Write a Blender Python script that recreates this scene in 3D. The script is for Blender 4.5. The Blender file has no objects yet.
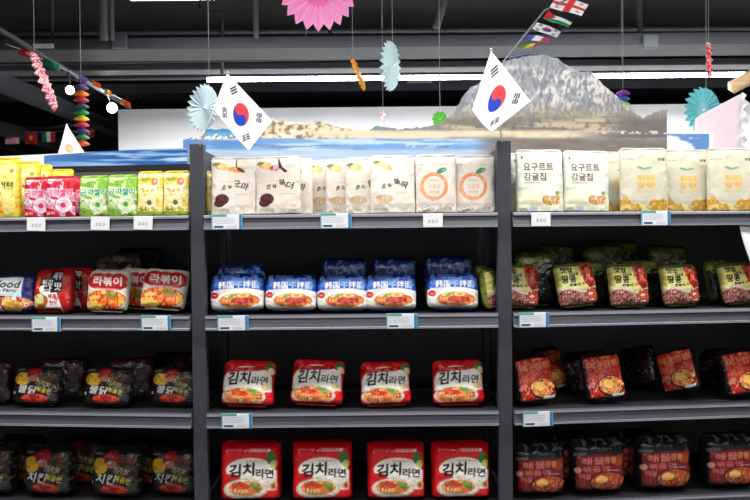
import bpy, math, random
import numpy as np
from mathutils import Vector, Matrix

random.seed(7)
C = bpy.context.scene.collection
scene = bpy.context.scene
R = math.radians

# ------------------------------------------------------------------ helpers
def lin(c):
    c = np.clip(np.asarray(c, float) / 255.0, 0, 1)
    return np.where(c <= 0.04045, c / 12.92, ((c + 0.055) / 1.055) ** 2.4)

def tag(o, label=None, cat=None, group=None, kind=None):
    if label: o['label'] = label
    if cat: o['category'] = cat
    if group: o['group'] = group
    if kind: o['kind'] = kind
    return o

def empty(name, loc=(0, 0, 0), rot=(0, 0, 0)):
    o = bpy.data.objects.new(name, None); C.objects.link(o)
    o.location = loc; o.rotation_euler = rot; o.empty_display_size = 0.02
    return o

def link(name, me, parent=None, loc=None, rot=None):
    o = bpy.data.objects.new(name, me); C.objects.link(o)
    if parent is not None: o.parent = parent
    if loc is not None: o.location = loc
    if rot is not None: o.rotation_euler = rot
    return o

def copy_tree(o, parent=None):
    c = o.copy(); C.objects.link(c); c.parent = parent
    for ch in list(o.children): copy_tree(ch, c)
    return c

class MB:
    """collects boxes, tubes and polygons into one mesh"""
    def __init__(s): s.v = []; s.f = []; s.sm = []
    def add(s, vs, fs, smooth=False):
        n = len(s.v); s.v += [tuple(map(float, p)) for p in vs]
        s.f += [tuple(n + i for i in f) for f in fs]; s.sm += [smooth] * len(fs); return s
    def box(s, x0, x1, y0, y1, z0, z1):
        vs = [(x0,y0,z0),(x1,y0,z0),(x1,y1,z0),(x0,y1,z0),(x0,y0,z1),(x1,y0,z1),(x1,y1,z1),(x0,y1,z1)]
        return s.add(vs, [(0,3,2,1),(4,5,6,7),(0,1,5,4),(1,2,6,5),(2,3,7,6),(3,0,4,7)])
    def prism(s, pts, z0, z1):
        n = len(pts)
        vs = [(x, y, z0) for x, y in pts] + [(x, y, z1) for x, y in pts]
        return s.add(vs, [tuple(range(n))[::-1], tuple(range(n, 2*n))] + [(i, (i+1) % n, n+(i+1) % n, n+i) for i in range(n)])
    def tube(s, pts, r, n=8):
        pts = [Vector(p) for p in pts]; vs = []; fs = []
        rr = r if isinstance(r, (list, tuple)) else [r] * len(pts)
        for i, p in enumerate(pts):
            d = (pts[min(i+1, len(pts)-1)] - pts[max(i-1, 0)]).normalized()
            a = d.orthogonal().normalized() if abs(d.z) > .95 else d.cross(Vector((0,0,1))).normalized()
            b = d.cross(a)
            for k in range(n):
                t = 2*math.pi*k/n
                vs.append(p + (a*math.cos(t) + b*math.sin(t)) * rr[i])
        for i in range(len(pts)-1):
            for k in range(n):
                fs.append((i*n+k, i*n+(k+1) % n, (i+1)*n+(k+1) % n, (i+1)*n+k))
        fs.append(tuple(range(n))); fs.append(tuple(range((len(pts)-1)*n, len(pts)*n))[::-1])
        return s.add(vs, fs, True)
    def extrude_x(s, prof, x0, x1):
        n = len(prof)
        vs = [(x0, y, z) for y, z in prof] + [(x1, y, z) for y, z in prof]
        return s.add(vs, [tuple(range(n)), tuple(range(n, 2*n))[::-1]] + [(i, n+i, n+(i+1) % n, (i+1) % n) for i in range(n)])
    def build(s, name, mat, parent=None, loc=None, rot=None, bevel=0):
        me = bpy.data.meshes.new(name); me.from_pydata(s.v, [], s.f); me.materials.append(mat)
        me.polygons.foreach_set('use_smooth', s.sm); me.update()
        import bmesh
        bm = bmesh.new(); bm.from_mesh(me); bmesh.ops.recalc_face_normals(bm, faces=bm.faces)
        bm.to_mesh(me); bm.free()
        o = link(name, me, parent, loc, rot)
        if bevel:
            m = o.modifiers.new('bevel', 'BEVEL'); m.width = bevel; m.segments = 2; m.limit_method = 'ANGLE'
        return o

# ------------------------------------------------------------------ materials
def mat(name, col=(128,128,128), rough=.5, metal=0., attr=False, bump=0., bscale=80., spec=.5, coat=0.,
        emit=0., ecol=None, var=0., vscale=6., trans=0., alpha=1., stretch=None):
    m = bpy.data.materials.new(name); m.use_nodes = True
    nt = m.node_tree; b = nt.nodes['Principled BSDF']
    L = lin(col)
    b.inputs['Base Color'].default_value = (*L, 1)
    b.inputs['Roughness'].default_value = rough; b.inputs['Metallic'].default_value = metal
    b.inputs['Specular IOR Level'].default_value = spec; b.inputs['Coat Weight'].default_value = coat
    b.inputs['Coat Roughness'].default_value = .12
    b.inputs['Transmission Weight'].default_value = trans; b.inputs['Alpha'].default_value = alpha
    tc = nt.nodes.new('ShaderNodeTexCoord'); src = tc.outputs['Object']
    if stretch:
        mp = nt.nodes.new('ShaderNodeMapping'); mp.inputs['Scale'].default_value = stretch
        nt.links.new(src, mp.inputs['Vector']); src = mp.outputs['Vector']
    if attr:
        a = nt.nodes.new('ShaderNodeAttribute'); a.attribute_name = 'print'
        nt.links.new(a.outputs['Color'], b.inputs['Base Color'])
    elif var:
        n = nt.nodes.new('ShaderNodeTexNoise'); n.inputs['Scale'].default_value = vscale; n.inputs['Detail'].default_value = 5
        r = nt.nodes.new('ShaderNodeValToRGB')
        r.color_ramp.elements[0].position = .3; r.color_ramp.elements[1].position = .7
        r.color_ramp.elements[0].color = (*(L*(1-var)), 1); r.color_ramp.elements[1].color = (*np.minimum(L*(1+var), 1), 1)
        nt.links.new(src, n.inputs['Vector']); nt.links.new(n.outputs['Fac'], r.inputs['Fac'])
        nt.links.new(r.outputs['Color'], b.inputs['Base Color'])
    if bump:
        n2 = nt.nodes.new('ShaderNodeTexNoise'); n2.inputs['Scale'].default_value = bscale; n2.inputs['Detail'].default_value = 4
        bp = nt.nodes.new('ShaderNodeBump'); bp.inputs['Strength'].default_value = bump; bp.inputs['Distance'].default_value = .006 if bump >= .9 else .003
        nt.links.new(src, n2.inputs['Vector']); nt.links.new(n2.outputs['Fac'], bp.inputs['Height'])
        nt.links.new(bp.outputs['Normal'], b.inputs['Normal'])
    if emit:
        b.inputs['Emission Color'].default_value = (*lin(ecol or col), 1); b.inputs['Emission Strength'].default_value = emit
    return m

M = {
 'film':  mat('glossy_printed_film', attr=True, rough=.17, bump=1., bscale=42, spec=.5),
 'matte': mat('matte_printed_pouch', attr=True, rough=.45, bump=.25, bscale=35, spec=.35),
 'print': mat('printed_paper', attr=True, rough=.6, spec=.2),
 'cloth': mat('printed_flag_cloth', attr=True, rough=.75, bump=.1, bscale=400, spec=.15),
 'paper': mat('folded_tissue_paper', attr=True, rough=.8, bump=.1, bscale=200, spec=.1),
 'frame': mat('charcoal_powder_coated_steel', (60,62,70), rough=.5, var=.08, vscale=20, bump=.05, bscale=500),
 'panel': mat('charcoal_back_panel', (74,75,79), rough=.6, var=.1, vscale=8, bump=.05, bscale=400),
 'shelf': mat('charcoal_shelf_steel', (40,41,45), rough=.5, var=.08, vscale=12, bump=.04, bscale=400),
 'rail':  mat('grey_plastic_price_rail', (80,80,92), rough=.3, spec=.55, var=.12, vscale=5, stretch=(1,1,40)),
 'ridge': mat('clear_edge_strip', (150,150,162), rough=.18, spec=.6),
 'duct':  mat('dark_painted_duct', (50,53,58), rough=.7, var=.25, vscale=1.5, bump=.1, bscale=30),
 'pipe':  mat('grey_painted_pipe', (66,69,75), rough=.6, var=.2, vscale=2),
 'ceil':  mat('black_painted_ceiling', (56,56,60), rough=.9, var=.3, vscale=.8, bump=.2, bscale=15),
 'black': mat('black_steel', (18,18,20), rough=.5, var=.1),
 'white': mat('white_paint', (226,229,234), rough=.6, var=.03, vscale=2),
 'floor': mat('polished_grey_floor_tiles', (150,148,145), rough=.3, var=.08, vscale=3),
 'pole':  mat('white_plastic_stick', (235,235,235), rough=.4, var=.02),
 'brass': mat('gold_plastic_knob', (196,160,110), rough=.35, metal=.3, var=.05),
 'thread':mat('grey_thread', (150,150,150), rough=.8, var=.05),
 'wood':  mat('tan_wood', (176,146,112), rough=.6, var=.2, vscale=4, stretch=(1,1,8)),
 'lamp':  mat('fluorescent_tube', (255,255,255), emit=26, ecol=(250,252,255)),
 'track': mat('dark_track_metal', (34,34,38), rough=.8, var=.1),
 'cord': mat('grey_cord', (120,120,124), rough=.8, var=.05),
 'spot':  mat('spotlight_lens', (255,240,215), emit=30, ecol=(255,225,180)),
 'paperwhite': mat('white_paper', (238,238,240), rough=.7, var=.02, bump=.1, bscale=40),
}

# ------------------------------------------------------------------ camera
CAM = Vector((0, -2.22, 1.38)); FPX = 750.0
pitch = math.atan(14/750); roll = 0.0096
fwd = Vector((0, math.cos(pitch), -math.sin(pitch)))
rt0 = Vector((1, 0, 0)); up0 = rt0.cross(fwd)
right = rt0*math.cos(roll) - up0*math.sin(roll)
up = up0*math.cos(roll) + rt0*math.sin(roll)
cd = bpy.data.cameras.new('camera'); cam = bpy.data.objects.new('camera', cd); C.objects.link(cam)
cd.sensor_width = 36; cd.lens = 36.0*FPX/750; cd.clip_start = .05
cam.matrix_world = Matrix(((right.x, up.x, -fwd.x, CAM.x), (right.y, up.y, -fwd.y, CAM.y), (right.z, up.z, -fwd.z, CAM.z), (0,0,0,1)))
scene.camera = cam

def ray(px, py):
    return (fwd*FPX + right*(px-375) - up*(py-250)).normalized()
def at(px, py, Y):
    d = ray(px, py); return CAM + d*((Y - CAM.y)/d.y)

# ------------------------------------------------------------------ numpy noise and print painter
def vnoise(x, y, seed):
    rs = np.random.RandomState(seed); T = rs.rand(64, 64)
    xi = np.floor(x).astype(int); yi = np.floor(y).astype(int); fx = x-xi; fy = y-yi
    fx = fx*fx*(3-2*fx); fy = fy*fy*(3-2*fy)
    a = T[yi % 64, xi % 64]; b = T[yi % 64, (xi+1) % 64]; c = T[(yi+1) % 64, xi % 64]; d = T[(yi+1) % 64, (xi+1) % 64]
    return (a*(1-fx)+b*fx)*(1-fy) + (c*(1-fx)+d*fx)*fy
def fbm(x, y, seed, o=4):
    s = 0; a = .5; t = 0
    for k in range(o): s = s + a*vnoise(x*2**k + k*7.3, y*2**k + k*3.1, seed+k); t += a; a *= .5
    return s/t

_tc = {}
def text_tris(s):
    if s in _tc: return _tc[s]
    cu = bpy.data.curves.new('writing', 'FONT'); cu.body = s; cu.resolution_u = 2
    o = bpy.data.objects.new('writing', cu); C.objects.link(o)
    dg = bpy.context.evaluated_depsgraph_get(); e = o.evaluated_get(dg); me = e.to_mesh()
    me.calc_loop_triangles()
    v = np.array([q.co[:2] for q in me.vertices]) if len(me.vertices) else np.zeros((3, 2))
    t = np.array([lt.vertices[:] for lt in me.loop_triangles]) if len(me.loop_triangles) else np.zeros((0, 3), int)
    e.to_mesh_clear(); bpy.data.objects.remove(o); bpy.data.curves.remove(cu)
    mn = v.min(0); mx = v.max(0); v = (v-mn)/np.maximum(mx-mn, 1e-6)
    _tc[s] = (v, t); return _tc[s]

class Cv:
    """a small canvas; x to the right, y up, both 0..1; sampled at the vertices of the printed surface"""
    def __init__(s, W, H, base, ss=3):
        s.W, s.H, s.ss = W, H, ss; s.w, s.h = W*ss, H*ss
        s.a = np.zeros((s.h, s.w, 3)) + np.array(base, float)
        s.X, s.Y = np.meshgrid((np.arange(s.w)+.5)/s.w, (np.arange(s.h)+.5)/s.h)
    def fill(s, m, col, al=1.):
        m = m.astype(float)[..., None]*al; s.a = s.a*(1-m) + np.array(col, float)*m
    def rect(s, x0, y0, x1, y1, col, al=1.): s.fill((s.X > x0) & (s.X < x1) & (s.Y > y0) & (s.Y < y1), col, al)
    def em(s, cx, cy, rx, ry, rot=0.):
        c, q = math.cos(rot), math.sin(rot); asp = s.h/s.w
        dx = s.X-cx; dy = (s.Y-cy)*asp
        return ((dx*c+dy*q)/rx)**2 + ((-dx*q+dy*c)/(ry*asp))**2
    def ell(s, cx, cy, rx, ry, col, rot=0., al=1.): s.fill(s.em(cx, cy, rx, ry, rot) < 1, col, al)
    def ring(s, cx, cy, rx, ry, t, col, al=1.):
        e = s.em(cx, cy, rx, ry); s.fill((e < 1) & (e > (1-t)**2), col, al)
    def poly(s, pts, col, al=1.):
        m = np.zeros(s.X.shape, bool); n = len(pts)
        for i in range(n):
            (x0, y0), (x1, y1) = pts[i], pts[(i+1) % n]
            if y0 == y1: continue
            m ^= ((y0 > s.Y) != (y1 > s.Y)) & (s.X < (x1-x0)*(s.Y-y0)/(y1-y0)+x0)
        s.fill(m, col, al)
    def text(s, t, cx, cy, w, h, col, bold=0, rot=0., outline=None, ow=2, shear=0., al=1.):
        v, tr = text_tris(t); asp = s.h/s.w
        p = (v-.5)*[w, h*asp]; p[:, 0] += shear*p[:, 1]
        c, q = math.cos(rot), math.sin(rot)
        p = np.stack([p[:, 0]*c-p[:, 1]*q, p[:, 0]*q+p[:, 1]*c], 1)
        p = (p/[1, asp] + [cx, cy])*[s.w, s.h]
        m = np.zeros((s.h, s.w), bool)
        for a, b, d in p[tr]:
            lo = np.floor(np.minimum(np.minimum(a, b), d)).astype(int); hi = np.ceil(np.maximum(np.maximum(a, b), d)).astype(int)
            x0, y0 = max(lo[0], 0), max(lo[1], 0); x1, y1 = min(hi[0]+1, s.w), min(hi[1]+1, s.h)
            if x1 <= x0 or y1 <= y0: continue
            gx, gy = np.meshgrid(np.arange(x0, x1)+.5, np.arange(y0, y1)+.5)
            e = lambda A, B: (B[0]-A[0])*(gy-A[1])-(B[1]-A[1])*(gx-A[0])
            e1, e2, e3 = e(a, b), e(b, d), e(d, a)
            m[y0:y1, x0:x1] |= ((e1 >= 0) & (e2 >= 0) & (e3 >= 0)) | ((e1 <= 0) & (e2 <= 0) & (e3 <= 0))
        def dil(m, k):
            for _ in range(k):
                n = m.copy(); n[1:] |= m[:-1]; n[:-1] |= m[1:]; n[:, 1:] |= m[:, :-1]; n[:, :-1] |= m[:, 1:]; m = n
            return m
        m = dil(m, bold)
        if outline is not None: s.fill(dil(m, ow), outline)
        s.fill(m, col, al)
    def food(s, cx, cy, rx, ry, cols, seed=1, sc=14, rot=0., mask=None):
        m = s.em(cx, cy, rx, ry, rot) < 1 if mask is None else mask
        asp = s.h/s.w
        n = fbm(s.X*sc, s.Y*sc*asp, seed, 3); n = np.clip((n-.25)/.5, 0, .999)
        idx = (n*len(cols)).astype(int); pal = np.array(cols, float)[idx]
        s.a = np.where(m[..., None], pal, s.a)
    def speck(s, x0, y0, x1, y1, col, th=.62, sc=30, seed=3, al=1.):
        n = fbm(s.X*sc, s.Y*sc*s.h/s.w, seed, 2)
        s.fill((n > th) & (s.X > x0) & (s.X < x1) & (s.Y > y0) & (s.Y < y1), col, al)
    def lines(s, x0, y0, x1, y1, n, col, seed=1, al=.7):
        """rows of small illegible print"""
        rs = np.random.RandomState(seed)
        for k in range(n):
            yy = y0+(y1-y0)*(k+.5)/n; hh = (y1-y0)/n*.28; x = x0
            e = x1-(x1-x0)*rs.rand()*.3
            while x < e:
                w = .012+.03*rs.rand(); s.rect(x, yy-hh, min(x+w, e), yy+hh, col, al); x += w+.012
    def out(s):
        a = s.a.reshape(s.H, s.ss, s.W, s.ss, 3).mean((1, 3)); return lin(a)

def mesh_np(name, V, F, col, mt, smooth=True):
    me = bpy.data.meshes.new(name)
    me.vertices.add(len(V)); me.vertices.foreach_set('co', V.astype(np.float32).ravel())
    nf = len(F); k = F.shape[1]
    me.loops.add(nf*k); me.loops.foreach_set('vertex_index', F.astype(np.int32).ravel())
    me.polygons.add(nf); me.polygons.foreach_set('loop_start', (np.arange(nf)*k).astype(np.int32))
    me.polygons.foreach_set('use_smooth', np.full(nf, smooth))
    me.update(calc_edges=True)
    if col is not None:
        ca = me.color_attributes.new('print', 'FLOAT_COLOR', 'POINT')
        c4 = np.ones((len(V), 4), np.float32); c4[:, :3] = col; ca.data.foreach_set('color', c4.ravel())
    me.materials.append(mt); me.validate(); return me

def slab(name, Pf, Pb, cf, cb, mt):
    """closed body from a front and a back grid [nv,nu,3]; seen from the front the columns run to the right, rows up"""
    nv, nu = Pf.shape[:2]; V = np.concatenate([Pf.reshape(-1, 3), Pb.reshape(-1, 3)])
    col = np.concatenate([cf.reshape(-1, 3), np.broadcast_to(cb, Pb.shape).reshape(-1, 3)])
    I = np.arange(nv*nu).reshape(nv, nu); N = nv*nu
    q = np.stack([I[:-1, :-1], I[:-1, 1:], I[1:, 1:], I[1:, :-1]], -1).reshape(-1, 4)
    qb = q[:, ::-1] + N
    ring = np.concatenate([I[0, :], I[1:, -1], I[-1, -2::-1], I[-2:0:-1, 0]]); nx = np.roll(ring, -1)
    s = np.stack([ring, ring+N, nx+N, nx], -1)
    return mesh_np(name, V, np.concatenate([q, qb, s]), col, mt)

# ------------------------------------------------------------------ packs
def body_mesh(name, W, H, T, cv, back, mt, style, seed, z0=0., crease=.0016):
    nu, nv = cv.W, cv.H
    uu = np.linspace(-1, 1, nu); vv = np.linspace(-1, 1, nv); U, V_ = np.meshgrid(uu, vv)
    n1 = fbm(U*2.2+9, V_*2.2+4, seed, 3)-.5
    ridge = 1-np.abs(2*fbm(U*1.6+20, V_*1.6+11, seed+9, 3)-1)*3
    ridge = np.clip(ridge, 0, 1)
    edge = np.clip(np.maximum(np.abs(U), np.abs(V_))*1.5-.45, 0, 1)
    if style == 'pillow':
        b = np.sqrt(np.clip(1-np.abs(U)**5, 0, 1))*np.sqrt(np.clip(1-np.abs(V_)**5, 0, 1))
        wx = (fbm(V_*1.3+5, U*.7+3, seed+3, 2)-.5)*.006; wz = (fbm(U*1.4+5, V_*.7+3, seed+5, 2)-.5)*.006
        x = U*W/2*(1-.02*(1-V_**2))*(1-.075*V_**6)+wx; z = z0+H*(.5+.5*V_*(1-.02*(1-U**2))*(1-.07*U**6))+wz*(V_+1)/2
    elif style == 'block':
        b = (1-np.abs(U)**12)**.5*(1-np.abs(V_)**12)**.5
        b = np.nan_to_num(b); x = U*W/2; z = z0+H*(.5+.5*V_)
    else:  # standing pouch: wide at the foot, flat at the top
        t = (V_+1)/2
        b = np.clip(1-np.abs(U)**6, 0, 1)**.5*np.clip(1-t**2.6, 0, 1)**.8*(.75+.25*np.clip(t*6, 0, 1))
        x = U*W/2*(1-.015*np.sin(t*3.14)); z = z0+H*t
    b = np.clip(b, 0, 1)
    amp = crease*(edge*.8+.5)
    d = (n1*2.2+ridge*edge*1.2)*amp*np.clip(b*3, 0, 1)
    yf = -T/2*b-d-.0004; yb = T/2*b+.0004
    x = x + n1*.002*np.abs(U); z = z + np.where(V_ > -.98, n1*.002, 0)
    return slab(name, np.stack([x, yf, z], -1), np.stack([x, yb, z], -1), cv.out(), lin(back), mt)

def seal_mesh(name, W, h, col, mt, zig=True, ribs=True, hole=False, lean=0., seed=0):
    nu = 61; nv = 5; V = np.zeros((nv, nu, 3)); u = np.linspace(-1, 1, nu)
    for j in range(nv):
        t = j/(nv-1); V[j, :, 0] = u*(W/2-(h*(1-math.sqrt(1-(t*.98)**2)) if not zig and not lean and h > .0075 else 0))
        zz = h*t*np.ones(nu)
        if zig and j == nv-1: zz = zz-(np.arange(nu) % 2)*.0016
        V[j, :, 2] = zz
        V[j, :, 1] = math.tan(lean)*h*t + (.0007*(-1)**j if ribs else 0) + .0015*np.sin(u*5+seed)*t
    B = V.copy(); B[..., 1] += .0008; V[..., 1] -= .0004
    c = np.zeros((nv, nu, 3))+lin(col)
    if ribs: c[1::2] = c[1::2]*.93
    if hole:
        k = (np.abs(u) < .07); c[2:4, k] = lin((70, 70, 70))
    return slab(name, V, B, c, lin(col), mt)

PACKS = {}
def pack(kind, W, H, T, painter, base, mt, style, seed, nu=84, seals=('top', 'bottom'), sealcol=None, sh=.009, name='noodle_pack', body='wrapper', crease=.0016, hole=False):
    nv = max(24, int(nu*H/W)); cv = Cv(nu, nv, base); painter(cv)
    z0 = sh*.3 if 'bottom' in seals else 0.
    meshes = [(body, body_mesh(body, W, H, T, cv, base, mt, style, seed, z0, crease), (0, 0, 0))]
    sc = sealcol or base
    if 'top' in seals:
        meshes.append(('top_seal', seal_mesh('top_seal', W*(.97 if style == 'pouch' else .84), sh, sc, mt, zig=(style != 'pouch'), hole=hole, lean=R(50) if style != 'pouch' else 0, seed=seed), (0, .001, z0+H-(.001 if style == 'pouch' else .0045))))
    if 'bottom' in seals:
        meshes.append(('bottom_seal', seal_mesh('bottom_seal', W*.74, sh*.35, sc, mt, zig=False, seed=seed+1), (0, 0, 0)))
    PACKS[kind] = (name, meshes, W, H, T)

proto = {}
def put(kind, label, cat, group, loc, rot, sc=(1, 1, 1)):
    if kind not in proto:
        nm, meshes = PACKS[kind][:2]
        r = empty(nm)
        for pn, me, l in meshes: link(pn, me, r, l)
        proto[kind] = r
    else:
        r = copy_tree(proto[kind])
        for k in ('label', 'group', 'category'):
            if k in r: del r[k]
    r.location = loc; r.rotation_euler = rot; r.scale = sc
    tag(r, label, cat, group); return r
# ------------------------------------------------------------------ room
def struct(mb, name, m, **k):
    o = mb.build(name, m, **k); o['kind'] = 'structure'; return o
RX0, RX1, RY0, RY1, CZ = -9., 9., -6., 13., 4.0
struct(MB().box(RX0, RX1, RY0, RY1, -.1, 0), 'floor', M['floor'])
struct(MB().box(RX0, RX1, RY0, RY1, CZ, CZ+.1), 'ceiling', M['ceil'])
struct(MB().box(RX0-.1, RX0, RY0, RY1, 0, CZ), 'wall_left', mat('dark_grey_wall', (52,52,54), rough=.8, var=.1))
struct(MB().box(RX1, RX1+.1, RY0, RY1, 0, CZ), 'wall_right', M['white'])
struct(MB().box(RX0, RX1, RY1, RY1+.1, 0, CZ), 'wall_back', mat('black_wall', (26,26,27), rough=.8, var=.1))
struct(MB().box(RX0, RX1, RY0-.1, RY0, 0, CZ), 'wall_front', M['white'])
# white partition whose top edge shows behind the boards
pz = at(375, 107, 6.2).z; px0 = at(118, 110, 6.2).x
struct(MB().box(px0, RX1, 6.2, 6.32, 0, pz), 'wall_partition', M['white'])

# ------------------------------------------------------------------ shelving
A = R(5.5); D = .42; LB = 1.04
XL, XR = at(190.5, 236, 0).x, at(511.5, 236, 0).x
PW = .041
SH = [1.446, 1.149, .859, .582, .335, .115]          # tops of the boards
LIPH = .043
TOPZ = 1.658

RAILP = [(0, 0), (-.0135, .001), (-.0135, .005), (-.0118, .007), (-.0085, .019), (-.0045, .031), (-.0095, .034), (-.0105, .039), (-.008, .043), (0, .043)]
def shelf_board(root, z, x0, x1, bx0, bx1):
    b = MB().prism([(x0, 0), (x1, 0), (bx1, D-.004), (bx0, D-.004)], z-.022, z-.001)
    o = b.build('shelf_board', M['shelf'], root)
    MB().extrude_x([(y, z-LIPH+q) for y, q in RAILP], x0+.001, x1-.001).build('price_rail', M['rail'], o)
    MB().box(x0+.002, x1-.002, -.0145, -.0125, z-LIPH+.0005, z-LIPH+.0035).build('edge_strip', M['ridge'], o)
    MB().box(x0+.002, x1-.002, -.0128, -.0112, z-LIPH+.034, z-LIPH+.0395).build('edge_strip', M['ridge'], o)

def post(root, x0, x1):
    MB().box(x0, x1, 0, .035, 0, TOPZ).build('upright_post', M['frame'], root, bevel=.002)
def side_panel(root, x0, x1):
    MB().box(x0, x1, .035, D, SH[0]-.045, TOPZ-.012).build('side_panel', M['frame'], root)
    MB().box(x0, x1, D-.03, D, .05, SH[0]-.045).build('rear_post', M['frame'], root)
    for z in SH[1:]: MB().box(x0+.004, x1-.004, .035, D-.03, z-.05, z-.024).build('shelf_bracket', M['shelf'], root)

# centre bay
bayC = empty('shelving_bay', ((XL+XR)/2, 0, 0))
tag(bayC, 'charcoal metal shelving bay in the middle, holding blue and red noodle packs', 'shelves', 'charcoal shelving bays')
hw = (XR-XL)/2
post(bayC, -hw, -hw+PW); post(bayC, hw-PW, hw)
side_panel(bayC, -hw+.006, -hw+.026); side_panel(bayC, hw-.026, hw-.006)
MB().box(-hw+.026, hw-.026, D-.004, D+.012, .05, TOPZ-.038).build('back_panel', M['panel'], bayC)
MB().box(-hw+.026, hw-.026, D-.006, D+.014, TOPZ-.038, TOPZ-.018).build('top_rail', M['black'], bayC)
for z in SH[:-1]: shelf_board(bayC, z, -hw+PW, hw-PW, -hw+PW, hw-PW)
bd = MB().box(-hw+PW, hw-PW, 0, D-.004, SH[-1]-.03, SH[-1]).build('base_deck', M['shelf'], bayC)
MB().box(-hw+PW, hw-PW, .02, .04, 0, SH[-1]-.03).build('kick_plate', M['black'], bayC)

def side_bay(s, hx, label):
    root = empty('shelving_bay', (hx, 0, 0), (0, 0, s*A))
    tag(root, label, 'shelves', 'charcoal shelving bays')
    k = s*(D*math.tan(A)+.001); i0 = s*.001
    L = s*LB; e = s*(LB-PW)
    so = lambda a, b: (min(a, b), max(a, b))
    post(root, *so(e, L)); MB().box(*so(L-s*.026, L-s*.006), .035, D, .05, TOPZ-.012).build('side_panel', M['frame'], root)
    MB().box(*so(k, L-s*.026), D-.004, D+.012, .05, TOPZ-.038).build('back_panel', M['panel'], root)
    MB().box(*so(k, L-s*.026), D-.006, D+.014, TOPZ-.038, TOPZ-.018).build('top_rail', M['black'], root)
    for z in SH[:-1]:
        if s > 0: shelf_board(root, z, i0, e, k, e)
        else: shelf_board(root, z, e, i0, e, k)
    a = [(i0, 0), (e, 0), (e, D-.004), (k, D-.004)]
    MB().prism(a, SH[-1]-.03, SH[-1]).build('base_deck', M['shelf'], root)
    MB().box(*so(k, e), .02, .04, 0, SH[-1]-.03).build('kick_plate', M['black'], root)
    return root
bayL = side_bay(-1, XL, 'charcoal metal shelving bay on the left, with fruit pouches on its top shelf')
bayR = side_bay(1, XR, 'charcoal metal shelving bay on the right, with cream yogurt snack pouches on top')

FR = {'L': (Vector((XL, 0)), Vector((math.cos(A), -math.sin(A))), Vector((math.sin(A), math.cos(A))), -A),
      'C': (Vector((0, 0)), Vector((1, 0)), Vector((0, 1)), 0.),
      'R': (Vector((XR, 0)), Vector((math.cos(A), math.sin(A))), Vector((-math.sin(A), math.cos(A))), A)}
def spot(bay, px, d, z):
    """the point of a shelf at depth d behind its front edge that is seen in column px"""
    o, xd, n, rz = FR[bay]; py = 236.
    for _ in range(6):
        r = ray(px, py)
        t = ((o.x-CAM.x)*n.x + (o.y-CAM.y)*n.y + d)/(r.x*n.x + r.y*n.y)
        p = CAM + r*t
        py += (p.z - z)/t*FPX                     # bring the ray to the shelf's height
    return Vector((p.x, p.y, z)), rz, t
# ------------------------------------------------------------------ what is printed on the packs
BK = (28,24,24); WH = (246,244,240)
def konjac(v, plant, txt, tcol=(48,34,30), blob=True, root_=False):
    def f(c):
        c.speck(0, 0, 1, 1, (232,220,205), .6, 5, 4, .6)
        if root_:
            c.food(.3, .86, .24, .055, [(238,200,140),(244,214,160),(222,170,100)], 5, 9, rot=-.45)
            c.ell(.14, .92, .075, .03, (120,140,80), .2)
        else:
            c.food(.24, .87, .17, .07, [(236,190,120),(240,205,150),(214,140,70)], 5, 9, rot=-.25)
            c.ell(.12, .91, .08, .03, (104,124,70), .2)
        if plant == 1:
            c.food(.56, .81, .2, .055, [(226,150,84),(240,190,130)], 6, 9); c.rect(.55, .84, .575, 1, (60,34,30)); c.ell(.66, .80, .1, .03, (96,48,40), -.5)
        if plant == 2:
            c.food(.45, .82, .12, .05, [(222,170,180),(150,80,90)], 6, 9)
            c.poly([(.5,.98),(.53,1),(.6,.84),(.72,.76),(.66,.73),(.53,.83)], (58,34,32))
        c.text(txt[0][0], .3, .49, .09, .08, tcol, 1, .15, shear=.3); c.text(txt[0][1], .42, .5, .08, .06, tcol, 1, -.15, shear=-.2)
        c.text(txt[1][0], .6, .55, .13, .12, tcol, 1, .12, shear=-.15); c.text(txt[1][1], .76, .5, .15, .13, tcol, 1, -.15, shear=.2); c.rect(.47, .5, .53, .506, tcol)
        c.rect(.15, .585, .5, .592, (190,170,150), .6)
        c.lines(.55, .34, .85, .37, 1, (170,150,130), 2)
        if blob:
            c.food(.26, .27, .15, .1, [(70,30,28),(96,44,38),(52,22,22)], 8, 12); c.food(.2, .2, .12, .07, [(70,30,28),(86,40,34)], 9, 12)
        else:
            c.food(.3, .25, .2, .085, [(214,190,158),(196,168,132),(228,208,180)], 8, 14)
        c.lines(.1, .05, .45, .1, 2, (150,130,110), 3)
        c.lines(.68, .82, .9, .88, 2, (190,180,170), 5)
    return f
def orange_circle(c):
    c.rect(0, 0, 1, .14, (226,216,206), .6)
    r = c.em(.45, .47, .34, .25); n = fbm(c.X*14, c.Y*14, 3)
    c.fill((r < 1+.2*(n-.5)) & (r > .58+.2*(n-.5)), (226,140,92)); c.fill((r < .92) & (r > .7) & (n > .5), (240,176,128))
    c.ell(.64, .75, .13, .045, (72,130,110), .35); c.ell(.7, .76, .06, .02, (120,170,140), .3)
    c.text('제주에서', .45, .58, .22, .045, (150,130,115)); c.text('감귤칩', .45, .47, .28, .08, (206,150,90), 0)
    c.text('구워만든', .45, .37, .26, .05, (150,130,115))
    c.text('오감', .12, .86, .16, .04, (110,100,95)); c.text('과자', .7, .86, .2, .04, (130,120,110))
    c.speck(.1, .0, .9, .13, (180,170,160), .6, 20)
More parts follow.
